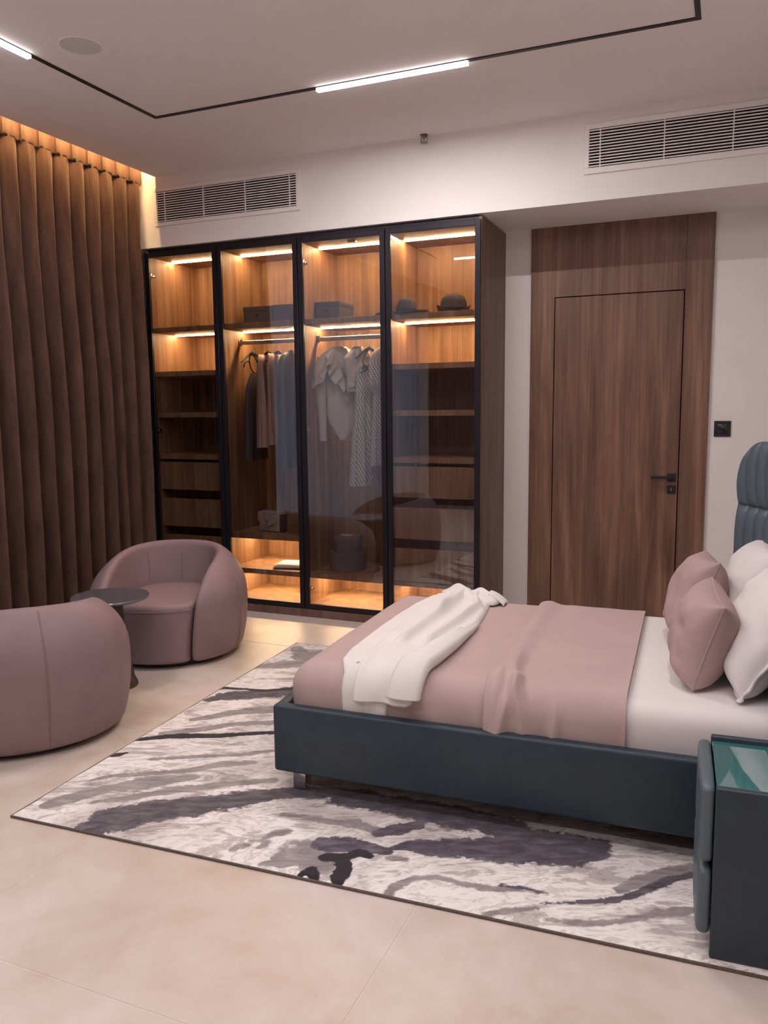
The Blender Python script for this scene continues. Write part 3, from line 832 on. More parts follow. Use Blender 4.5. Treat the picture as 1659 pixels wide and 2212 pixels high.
def contents():
    # --- storage boxes on the top shelf
    def storage(loc, wx, dy, h, label):
        e = empty('storage_box', loc); tag(e, label, 'box', 'grey storage boxes on the top shelf')
        obj('body', box(0.003, wx - 0.003, 0.003, dy - 0.003, 0, h - 0.03, 0.003), M['grey_card'], e)
        obj('lid', box(0, wx, 0, dy, h - 0.038, h, 0.003), M['grey_card'], e)
        k = obj('finger_hole', lathe([(0.008, 0), (0.008, 0.002), (0.0001, 0.002)], 16), M['black'], e, loc=(wx / 2, 0.002, h * 0.52))
        k.rotation_euler = (math.pi / 2, 0, 0)
    storage((-3.372, 5.29, SHELF1), 0.243, 0.24, 0.136, 'low grey lidded storage box, closer to the curtain of the touching pair')
    storage((-3.124, 5.29, SHELF1), 0.25, 0.24, 0.138, 'low grey lidded storage box at the door frame end of the touching pair')
    storage((-2.768, 5.29, SHELF1), 0.195, 0.25, 0.136, 'single grey storage box on the shelf above the cream blouse')
    # --- hats
    def hat(loc, rot, R, h, brim, label, curl=0.012, sy=1.12, asym=0.0):
        e = empty('felt_hat', loc); e.rotation_euler = rot
        tag(e, label, 'hat', 'grey felt hats on the top shelf')
        prof = [(0.0001, h), (R*0.35, h*0.99), (R*0.62, h*0.93), (R*0.84, h*0.78), (R*0.95, h*0.55), (R*0.99, h*0.3), (R*1.0, 0.012)]
        obj('crown', lathe(prof[::-1], 40, sy=sy), M['felt'], e)
        n, m = 48, 6
        P = np.zeros((n + 1, m, 3))
        for i in range(n + 1):
            a = 2 * math.pi * i / n
            for j in range(m):
                t = j / (m - 1)
                r = R * 0.97 + brim * t * (1 + asym * math.cos(a))
                z = 0.012 + curl * t * t * (1 + 0.9 * math.cos(2 * a)) - 0.004 * t
                P[i, j] = (r * math.cos(a), sy * r * math.sin(a), z)
        obj('brim', sheet(P, P - np.array([0, 0, 0.004])), M['felt'], e)
        obj('band', lathe([(R*1.0, 0.014), (R*1.012, 0.014), (R*1.01, 0.036), (R*0.995, 0.036)], 40, sy=sy), M['black'], e)
    hat((-1.735, 5.32, SHELF1), (0, 0, 0.4), 0.092, 0.135, 0.024, 'round crowned grey bowler hat on the rightmost top shelf', 0.028)
    hat((-2.032, 5.22, SHELF1), (0.0, 0.0, 0), 0.070, 0.112, 0.045, 'grey felt hat with a low wide brim beside the door stile', 0.010, 1.12, 0.72)
    hat((-2.25, 5.38, SHELF1), (0, 0, 0.2), 0.078, 0.05, 0.03, 'flattened grey hat showing only its edge beside the single box', 0.006)
    # --- handbag
    e = empty('handbag', (-3.165, 5.27, 0.582), rad(-14)); tag(e, 'beige handbag with pointed flap on the lower shelf', 'handbag')
    obj('body', box(-0.105, 0.105, -0.035, 0.06, 0, 0.155, 0.018, 4), M['beige_leather'], e)
    V = [(-0.10, -0.0365, 0.15), (0.10, -0.0365, 0.15), (0.10, -0.040, 0.085), (0.0, -0.042, 0.035), (-0.10, -0.040, 0.085)]
    V += [(x, y - 0.005, z) for x, y, z in V]
    obj('flap', (V, [(4,3,2,1,0), (5,6,7,8,9), (0,1,6,5), (1,2,7,6), (2,3,8,7), (3,4,9,8), (4,0,5,9)]), M['beige_leather'], e, smooth=False)
    for dz in (0.0, 0.022, 0.044):
        obj('clasp', tube([(-0.012, -0.049, 0.042 + dz), (0.006, -0.05, 0.03 + dz), (0.016, -0.049, 0.044 + dz)], 0.0022, 6), M['chrome'], e)
    obj('gusset', box(0.1, 0.118, -0.02, 0.05, 0.006, 0.135, 0.006), M['table_leg'], e)
    obj('handle', tube([(0.112, 0.0, 0.12), (0.14, 0.0, 0.09), (0.145, 0.0, 0.03), (0.125, 0.0, 0.005)], 0.006, 8), M['table_leg'], e)
    # --- folded clothes
    def folded(loc, rz, wx, dy, th, mat, label):
        n, m = 20, 16
        u = np.linspace(-1, 1, n); v = np.linspace(-1, 1, m)
        U, Vv = np.meshgrid(u, v, indexing='ij')
        prof = (1 - np.abs(U) ** 6) * (1 - np.abs(Vv) ** 8)
        Z = th * np.clip(prof, 0, 1) ** 0.4 + 0.002 * value_noise(np.stack([U*3, Vv*3], -1), 4)
        P = np.stack([U * wx / 2, Vv * dy / 2, Z], -1)
        Q = P.copy(); Q[..., 2] = 0.0
        o = obj('folded_garment', sheet(P, Q), M[mat], None, angle=70, loc=loc); o.rotation_euler = (0, 0, rz)
        tag(o, label, 'clothing')
    folded((-2.985, 5.275, 0.318), 0.25, 0.27, 0.24, 0.014, 'dark_cloth', 'black folded garment underneath the white knit on the lit shelf')
    folded((-2.985, 5.27, 0.3325), 0.2, 0.255, 0.22, 0.022, 'white_cloth', 'white folded knit on top of a black one in the lit shelf')
    # --- round hat boxes
    def hatbox(loc, r, h, label):
        e = empty('hat_box', loc); tag(e, label, 'box', 'round hat boxes')
        obj('body', lathe([(r*0.965, 0), (r*0.97, h*0.8)], 44), M['grey_card'], e)
        obj('lid', lathe([(r, h*0.72), (r*1.0, h*0.97), (r*0.985, h), (0.0001, h)], 44), M['grey_card'], e)
    hatbox((-2.56, 5.33, 0.32), 0.140, 0.135, 'large round dark hat box at the bottom of the stack of two')
    hatbox((-2.555, 5.33, 0.4552), 0.105, 0.118, 'small round dark hat box on top of the larger one')
    o = obj('card', box(-0.045, 0.045, -0.028, 0.028, 0, 0.006, 0.001, 1), M['card_white'], None, loc=(-2.555, 5.315, 0.5734))
    tag(o, 'small pale card lying on the upper round hat box', 'card')

    # --- hanging clothes: curtain-side compartment (hung square to the rail)
    q = math.pi / 2
    def hang(name, x, rz, label, secs, mat, folds=7, seed=0, pitch=None, hl=None, half=0.165, y=ROD_Y, group=None):
        hanger((x, y, ROD_Z), rz, hl, half=half)
        o = None
        e = empty(name, (x, y, 0), rz); tag(e, label, 'clothing', group)
        o = obj('body', loft(secs, folds=folds, seed=seed), M[mat], e, angle=80)
        if pitch: add_uv(o, pitch)
        return e
    # charcoal halter top
    e = hang('halter_top', -3.318, q, 'charcoal halter top hanging nearest the curtain side partition',
         [(1.775, 0.03, 0.014, 0, 0), (1.74, 0.06, 0.02, 0.05, 0), (1.66, 0.11, 0.028, 0.1, 0), (1.5, 0.125, 0.03, 0.15, 0), (1.12, 0.15, 0.036, 0.25, 0)], 'dark_cloth', 6, 1, hl='black hanger carrying the charcoal halter top')
    pts = [(0.05 * math.sin(a) * 1.1, 0.012 * math.cos(a), 1.84 + 0.068 * math.cos(a)) for a in np.linspace(0, 2*math.pi, 22)[:-1]]
    obj('neck_strap', tube(pts, 0.0055, 7, closed=True), M['table_leg'], e)
    obj('shoulder_strap', tube([(-0.05, 0, 1.85), (-0.09, 0.0, 1.858), (-0.12, 0.0, 1.845), (-0.135, 0, 1.81)], 0.006, 7), M['table_leg'], e)
    hang('pleated_skirt', -3.185, q, 'dusty pink pleated skirt hanging second from the curtain side',
         [(1.90, 0.15, 0.012, 0.05, 0), (1.88, 0.16, 0.026, 0.2, 0), (1.6, 0.15, 0.034, 0.45, 0), (1.22, 0.165, 0.045, 0.6, 0)], 'pink_cloth', 11, 2, hl='black hanger carrying the dusty pink pleated skirt')
    hang('silk_dress', -3.105, q, 'dusty pink silk slip hanging against the charcoal dress',
         [(1.905, 0.15, 0.012, 0.05, 0), (1.88, 0.16, 0.024, 0.2, 0), (1.6, 0.15, 0.03, 0.4, 0), (1.24, 0.16, 0.04, 0.5, 0)], 'pink_cloth', 9, 3, hl='black hanger carrying the dusty pink silk slip')
    hang('evening_dress', -2.99, q, 'long charcoal evening dress hanging beside the door frame',
         [(1.925, 0.05, 0.02, 0, 0), (1.90, 0.13, 0.03, 0.05, 0), (1.84, 0.185, 0.036, 0.1, 0), (1.5, 0.18, 0.045, 0.2, 0), (1.08, 0.20, 0.055, 0.3, 0)], 'dark_cloth', 7, 4, hl='black hanger carrying the long charcoal evening dress', half=0.17)

    # --- second hanging compartment: cream ruffle blouse turned towards the room
    bx, rz = -2.60, rad(26)
    hanger((bx, ROD_Y, ROD_Z), rz, 'black hanger inside the cream ruffled blouse', half=0.15)
    e = empty('ruffle_blouse', (bx, ROD_Y, 0), rz); tag(e, 'cream ruffled long sleeve blouse hanging turned to the room', 'clothing')
    obj('body', loft([(1.94, 0.05, 0.03, 0, 0), (1.915, 0.09, 0.045, 0.02, 0), (1.87, 0.15, 0.05, 0.03, 0), (1.78, 0.14, 0.05, 0.05, 0.01), (1.6, 0.115, 0.04, 0.06, 0.02), (1.46, 0.12, 0.036, 0.05, 0.02), (1.40, 0.105, 0.03, 0.05, 0.02), (1.30, 0.04, 0.02, 0.02, 0.02), (1.275, 0.022, 0.012, 0, 0.02)], folds=5, seed=5), M['cream'], e, angle=80)
    for s in (-1, 1):
        x0 = s * 0.135
        pts = [(x0 * 0.9, -0.01, 1.86), (x0 * 1.08, -0.022, 1.75), (x0 * 1.02, -0.028, 1.6), (x0 * 0.95, -0.03, 1.45), (x0 * 0.93, -0.03, 1.27)]
        obj('sleeve', tube(pts, [0.038, 0.042, 0.036, 0.03, 0.026], 14), M['cream'], e, angle=80)
    # ruffles: wavy capes falling from the neckline over both shoulders
    for s in (-1, 1):
        nu, nv = 44, 14
        P = np.zeros((nu, nv, 3))
        for i in range(nu):
            u = i / (nu - 1)
            a = (-0.15 + 1.15 * u) * math.pi
            top = np.array([s * (0.03 + 0.06 * math.sin(max(a, 0) * 0.5)), -0.045 * math.cos(a), 1.935 - 0.02 * u])
            for j in range(nv):
                v = j / (nv - 1)
                out = 0.16 * v * (0.35 + 0.65 * math.sin(min(max(a * 0.75 + 0.35, 0), math.pi)))
                wav = 0.022 * v * math.sin(u * 21 + 1.2 * s) + 0.014 * v * math.sin(u * 37)
                drop = 0.26 * v * (0.75 + 0.35 * math.sin(u * 5.0 + s)) 
                P[i, j] = top + np.array([s * (out * 0.75 + wav), -(0.035 * math.cos(a) + 0.045) * v + wav * 0.9 - 0.012, -drop])
        obj('ruffle', sheet(P, P + np.array([0, 0.003, 0.0])), M['cream'], e, angle=80)
    # cascade of folds running down the front
    nu, nv = 60, 10
    P = np.zeros((nu, nv, 3))
    for i in range(nu):
        u = i / (nu - 1)
        c0 = np.array([-0.045 + 0.13 * u, -0.058 - 0.012 * math.sin(u * 3.1), 1.925 - 0.33 * u])
        for j in range(nv):
            v = j / (nv - 1)
            wv = math.sin(u * 26.0)
            wd = 0.10 * math.sin(min(1, 0.25 + u * 1.1) * 2.6)
            P[i, j] = c0 + np.array([-wd * v * 0.8 + 0.012 * wv * v, -0.020 * v * (1 + wv), -wd * v * 0.75 - 0.014 * v * wv])
    obj('ruffle', sheet(P, P + np.array([0, 0.003, 0.0])), M['cream'], e, angle=80)
    # dotted sundress with dark bow
    sx, rz = -2.362, rad(64)
    e = hang('dotted_sundress', sx, rz, 'polka dot sundress with dark bow strap beside the cream blouse',
         [(1.80, 0.03, 0.02, 0, -0.06), (1.74, 0.06, 0.03, 0.04, -0.055), (1.60, 0.08, 0.036, 0.08, -0.05), (1.56, 0.072, 0.03, 0.12, -0.05), (1.3, 0.105, 0.04, 0.25, -0.055), (0.955, 0.13, 0.045, 0.38, -0.06)], 'dots', 8, 6, pitch=0.017, hl='black hanger carrying the dotted sundress', half=0.12)
    obj('strap', tube([(-0.06, -0.01, 1.79), (-0.075, -0.012, 1.83), (-0.055, -0.005, 1.865), (-0.01, 0.0, 1.905)], 0.005, 7), M['table_leg'], e)
    obj('bow', tube([(-0.10, -0.035, 1.775), (-0.07, -0.03, 1.80), (-0.05, -0.03, 1.79), (-0.03, -0.032, 1.812), (-0.045, -0.034, 1.775), (-0.075, -0.032, 1.765), (-0.115, -0.035, 1.745)], [0.004, 0.009, 0.006, 0.009, 0.007, 0.008, 0.003], 7), M['table_leg'], e)
    # cream collared blouse
    e = hang('collared_blouse', -2.445, rad(66), 'cream collared sleeveless blouse hanging between the two dotted dresses',
         [(1.935, 0.035, 0.03, 0, 0), (1.90, 0.08, 0.036, 0.03, 0), (1.85, 0.14, 0.04, 0.04, 0), (1.72, 0.115, 0.036, 0.1, 0), (1.62, 0.11, 0.034, 0.15, 0)], 'cream', 6, 7, hl='black hanger inside the cream collared blouse', half=0.13, y=ROD_Y)
    for s in (-1, 1):
        P = np.zeros((8, 6, 3))
        for i in range(8):
            for j in range(6):
                u, v = i / 7, j / 5
                P[i, j] = (s * (0.012 + 0.05 * u + 0.012 * v), -0.036 - 0.018 * v - 0.012 * math.sin(u * 3.14), 1.94 - 0.035 * u - 0.075 * v * (1 - 0.45 * u))
        obj('collar', sheet(P, P + np.array([0, 0.004, 0])), M['cream'], e)
    # second dotted dress
    hang('dotted_dress', -2.245, rad(75), 'polka dot dress with sleeves half hidden behind the door stile',
         [(1.93, 0.05, 0.025, 0, 0), (1.89, 0.12, 0.04, 0.05, 0), (1.82, 0.165, 0.045, 0.1, 0), (1.66, 0.17, 0.055, 0.25, 0), (1.6, 0.12, 0.042, 0.1, 0), (1.35, 0.14, 0.05, 0.2, 0), (1.10, 0.155, 0.055, 0.25, 0)], 'dots', 7, 8, pitch=0.017, hl='black hanger carrying the second dotted dress', half=0.14)
contents()

# ------------------------------------------------------------------ rug
def rug():
    e = empty('rug', (-2.405, 2.08, 0.0005), rad(2.4))
    tag(e, 'large abstract rug in cream grey and charcoal under the bed', 'rug')
    L, W, H = 2.78, 2.36, 0.013
    nx, ny = int(L / 0.012), int(W / 0.012)
    xs, ys = np.linspace(0, L, nx), np.linspace(0, W, ny)
    X, Y = np.meshgrid(xs, ys, indexing='ij')
    Z = H + 0.0015 * value_noise(np.stack([X * 9, Y * 9], -1), 2)
    edge = np.minimum(np.minimum(X, L - X), np.minimum(Y, W - Y))
    Z = Z - 0.006 * np.clip(1 - edge / 0.012, 0, 1)
    P = np.stack([X, Y, Z], -1)
    field = {1: np.full(X.shape, -2.0), 2: np.full(X.shape, -2.0), 3: np.full(X.shape, -2.0)}
    wob = np.stack([value_noise(np.stack([X * 7, Y * 7], -1), 21), value_noise(np.stack([X * 7, Y * 7], -1), 22)], -1) * 0.012
    for t, pts in RUG:
        pts = np.array(pts)
        f = field[t]
        for a, b in zip(pts[:-1], pts[1:]):
            d = b[:2] - a[:2]; L2 = max((d ** 2).sum(), 1e-9)
            u = np.clip(((X + wob[..., 0] - a[0]) * d[0] + (Y + wob[..., 1] - a[1]) * d[1]) / L2, 0, 1)
            dist = np.hypot(X + wob[..., 0] - a[0] - u * d[0], Y + wob[..., 1] - a[1] - u * d[1])
            hw = np.maximum(a[2] + u * (b[2] - a[2]), 0.008)
            f[:] = np.maximum(f, np.clip((hw - dist) / np.maximum(hw, 0.03), -2, 1) + 0.12)
    o = obj('pile', sheet(P), M['rug'], e, angle=60)
    for t, nm in ((1, 'rug_grey'), (2, 'rug_dark'), (3, 'rug_black')):
        at = o.data.attributes.new(nm, 'FLOAT', 'POINT')
        at.data.foreach_set('value', field[t].reshape(-1).astype(np.float32))
    obj('binding', boxes([(-0.004, L + 0.004, -0.004, 0.003, 0, 0.009), (-0.004, L + 0.004, W - 0.003, W + 0.004, 0, 0.009), (-0.004, 0.003, 0.003, W - 0.003, 0, 0.009), (L - 0.003, L + 0.004, 0.003, W - 0.003, 0, 0.009)], 0.002, 1), M['rug_edge'], e)
rug()
RUG_Z = 0.015

# ------------------------------------------------------------------ tub armchairs
CH_R, CH_H = 0.475, 0.712
def chair_shapes():
    zc = 0.33
    def outer(X, Y, Z):
        rho = (np.abs(X / CH_R) ** 2.2 + np.abs(Y / (CH_R * 0.97)) ** 2.2) ** (1 / 2.2)
        top = 0.675 + 0.25 * np.clip(Y, -0.5, 0.30)
        hz = np.where(Z > zc, (Z - zc) / (top - zc), (zc - Z) / 0.60)
        return (rho ** 2.35 + np.abs(hz) ** 2.35) ** (1 / 2.35) - 1
    def cav(X, Y, Z, gr=0.0):
        w_ = 0.266 + 0.035 * np.clip((Z - 0.36) / 0.3, -1, 1) - gr
        yb = 0.25 + 0.04 * np.clip((Z - 0.36) / 0.3, -1, 1) - gr
        yc = -0.08
        f = np.where(Y > yc, (np.abs(X / w_) ** 2.5 + np.abs((Y - yc) / (yb - yc)) ** 2.5) ** (1 / 2.5), np.abs(X) / w_) - 1
        return f * 0.28
    def shell(X, Y, Z):
        f = outer(X, Y, Z) * 0.45
        f = smax(f, -cav(X, Y, Z), 0.055)
        return smax(f, 0.028 - Z, 0.02)
    def seat(X, Y, Z):
        f = cav(X, Y, Z, 0.006)
        fr = np.hypot(X, (Y) * 1.0) - 0.435
        f = smax(f, fr, 0.04)
        top = Z - (0.375 + 0.012 * (1 - (X / 0.3) ** 2))
        f = smax(f, top, 0.035)
        return smax(f, 0.032 - Z, 0.012)
    out = []
    for fn in (shell, seat):
        V, F = surface_nets(fn, (-0.52, -0.52, -0.02), (0.52, 0.52, 0.74), 0.0125)
        V = smooth_verts(V, F, 3)
        out.append((V, F))
    return out

def armchairs():
    (sv, sf), (tv, tf) = chair_shapes()
    bvh = BVHTree.FromPolygons([tuple(v) for v in sv], [tuple(int(i) for i in q) for q in sf])
    sb = BVHTree.FromPolygons([tuple(v) for v in tv], [tuple(int(i) for i in q) for q in tf])
    def outer_seam(th, z0, z1, n=26):
        pts = []
        for z in np.linspace(z0, z1, n):
            d = Vector((math.sin(th), math.cos(th), 0))
            h = bvh.ray_cast(Vector((0, 0, z)) + d * 1.2, -d)
            if h[0] is not None: pts.append(h[0] + d * 0.0012)
        return pts
    def inner_seam(th, z0, z1, n=20):
        pts = []
        d = Vector((math.sin(th), math.cos(th), 0))
        for z in np.linspace(z0, z1, n):
            h = bvh.ray_cast(Vector((0, -0.08, z)), d)
            if h[0] is not None and (h[0] - Vector((0, -0.08, z))).length < 0.5: pts.append(h[0] - d * 0.0012)
        return pts
    front = []
    for th in np.linspace(-0.60, 0.60, 21):
        d = Vector((math.sin(th), -math.cos(th), 0))
        h = sb.ray_cast(Vector((0, 0, 0.345)) + d * 1.2, -d)
        if h[0] is not None: front.append(h[0] + d * 0.001)
    proto = {}
    def make(loc, rz, label):
        e = empty('tub_armchair', loc, rz); tag(e, label, 'armchair', 'mauve tub armchairs')
        if not proto:
            proto['shell'] = obj('shell', (sv, sf), M['mauve_leather'], e, angle=75)
            proto['seat'] = obj('seat_cushion', (tv, tf), M['mauve_leather'], e, angle=75)
            proto['piping'] = obj('seat_piping', tube(front, 0.0035, 6), M['mauve_piping'], e)
            proto['base'] = obj('base', lathe([(0.36, 0.0), (0.375, 0.006), (0.375, 0.034), (0.0001, 0.034)], 48), M['base_dark'], e)
            k = 0
            for th in (-0.62, 0.0, 0.62):
                p = inner_seam(th, 0.40, 0.585)
                proto['is%d' % k] = obj('back_seam', tube(p, 0.0028, 6), M['mauve_piping'], e); k += 1
            for th in (1.75, -1.75):
                p = outer_seam(th, 0.05, 0.46)
                proto['os%d' % k] = obj('shell_seam', tube(p, 0.0032, 6), M['mauve_piping'], e); k += 1
            p = outer_seam(-0.2, 0.05, 0.64)
            proto['os%d' % k] = obj('shell_seam', tube(p, 0.0032, 6), M['mauve_piping'], e)
        else:
            for v in proto.values(): link_copy(v, e)
        return e
    make((-3.19, 4.06, 0), rad(19), 'mauve tub armchair standing in front of the wardrobe and curtain')
    make((-3.035, 2.77, 0), rad(226), 'mauve tub armchair seen from behind, cut off by the picture edge')
armchairs()

def side_table():
    e = empty('side_table', (-3.06, 3.385, 0)); tag(e, 'small round dark side table between the two mauve armchairs', 'side table')
    obj('top', lathe([(0.190, 0.486), (0.203, 0.492), (0.206, 0.5), (0.203, 0.506), (0.0001, 0.5065)], 64), M['table_top'], e)
    obj('pedestal', lathe([(0.125, 0), (0.125, 0.012), (0.108, 0.05), (0.085, 0.2), (0.068, 0.4), (0.062, 0.486)], 40), M['table_leg'], e)
side_table()

# ------------------------------------------------------------------ bed
BED = dict(loc=(-1.583, 2.6, 0.0), rz=rad(2.4))
BW, BL = 1.43, 1.86        # frame width (local y) and length (local x)
MX0, MX1, MY0, MY1, MZ = 0.052, 1.84, 0.060, 1.370, 0.510
def head_curve(y):
    s = (y - BW / 2) / 0.78
    return 1.905 - 0.205 * np.abs(s) ** 2.0 + 0.06 * (1 - y / BW)
def bed():
    e = empty('bed', BED['loc'], BED['rz']); tag(e, 'slate blue upholstered bed with channel tufted curved headboard', 'bed')
    z0, z1, t = 0.10, 0.368, 0.05
    obj('side_rail', box(0.0, BL, 0, t, z0, z1, 0.014, 3), M['slate'], e)
    obj('side_rail', box(0.0, BL, BW - t, BW, z0, z1, 0.014, 3), M['slate'], e)
    obj('foot_rail', box(0.0005, t, t - 0.012, BW - t + 0.012, z0 + 0.0005, z1 - 0.0005, 0.012, 3), M['slate'], e)
    obj('platform', box(t - 0.002, BL, t - 0.002, BW - t + 0.002, 0.16, 0.20), M['base_dark'], e, smooth=False)
    for x in (0.055, 1.72):
        for y in (0.055, BW - 0.105):
            obj('leg', box(x, x + 0.055, y, y + 0.055, RUG_Z, z0 + 0.062, 0.002, 1), M['chrome'], e)
    # headboard: curved board plus two rows of padded channels
    ya, yb = -0.045, BW + 0.055
    ztop = 1.335
    def top_at(y):
        d = np.minimum(y - ya, yb - y)
        r = 0.17
        return ztop - np.where(d < r, r - np.sqrt(np.maximum(r * r - (r - np.clip(d, 0, r)) ** 2, 0)), 0)
    def nrm(y):
        dx = (head_curve(y + 1e-3) - head_curve(y - 1e-3)) / 2e-3
        n = np.array([-1.0, dx]); return n / np.linalg.norm(n)
    nu = 60
    P = np.zeros((nu, 16, 3)); Q = np.zeros((nu, 16, 3))
    for i, y in enumerate(np.linspace(ya + 0.004, yb - 0.004, nu)):
        n = nrm(y)
        for j in range(16):
            z = 0.05 + (top_at(y) - 0.008 - 0.05) * j / 15
            b = np.array([float(head_curve(y)), y])
            p = b - n * 0.012; q_ = b - n * 0.075
            P[i, j] = (p[0], p[1], z); Q[i, j] = (q_[0], q_[1], z)
    hb = obj('headboard', sheet(Q, P), M['slate'], e, angle=50)
    ncol = 20
    ys = np.linspace(ya, yb, ncol + 1)
    zw = 1.035
    for k in range(ncol):
        for (lo, hi) in ((0.30, zw), (zw, None)):
            nu_, nv_ = 11, 22 if hi else 16
            P = np.zeros((nu_, nv_, 3)); Q = np.zeros((nu_, nv_, 3))
            for i in range(nu_):
                s = -1 + 2 * i / (nu_ - 1)
                y = ys[k] + (ys[k+1] - ys[k]) * (i / (nu_ - 1))
                zt = hi if hi else float(top_at(y))
                n = nrm(y); b = np.array([float(head_curve(y)), y])
                for j in range(nv_):
                    r = -1 + 2 * j / (nv_ - 1)
                    z = lo + (zt - lo) * (j / (nv_ - 1))
                    hz = max(zt - lo, 0.05)
                    dz = min(z - lo, zt - z) / 0.12
                    bul = 0.030 * (max(1 - abs(s) ** 2.4, 0)) ** 0.55 * (min(max(dz, 0), 1) * (2 - min(max(dz, 0), 1))) ** 0.55
                    p = b + n * (bul + 0.0)
                    P[i, j] = (p[0], p[1], z)
                    q_ = b - n * 0.0125
                    Q[i, j] = (q_[0], q_[1], z)
            obj('channel', sheet(Q, P), M['slate_head'], hb, angle=70)
    return e
bed()

def bedspace(name, label, cat, group=None):
    o = empty(name, BED['loc'], BED['rz']); tag(o, label, cat, group); return o

def prof_pt(s, y0, y1, z, r, zlow):
    """walk over the mattress from the near side (s=0 at zlow) over the top to the far side; returns y,z,(ny,nz)"""
    h = z - zlow - r
    arc = r * math.pi / 2
    top = y1 - y0 - 2 * r
    if s < h: return y0, zlow + s, (-1.0, 0.0)
    s -= h
    if s < arc:
        a = s / r
        return y0 + r - r * math.cos(a), z - r + r * math.sin(a), (-math.cos(a), math.sin(a))
    s -= arc
    if s < top: return y0 + r + s, z, (0.0, 1.0)
    s -= top
    if s < arc:
        a = s / r
        return y1 - r + r * math.sin(a), z - r + r * math.cos(a), (math.sin(a), math.cos(a))
    s -= arc
    return y1, z - r - s, (1.0, 0.0)
def prof_len(y0, y1, z, r, zlow): return 2 * (z - zlow - r) + r * math.pi + (y1 - y0 - 2 * r)

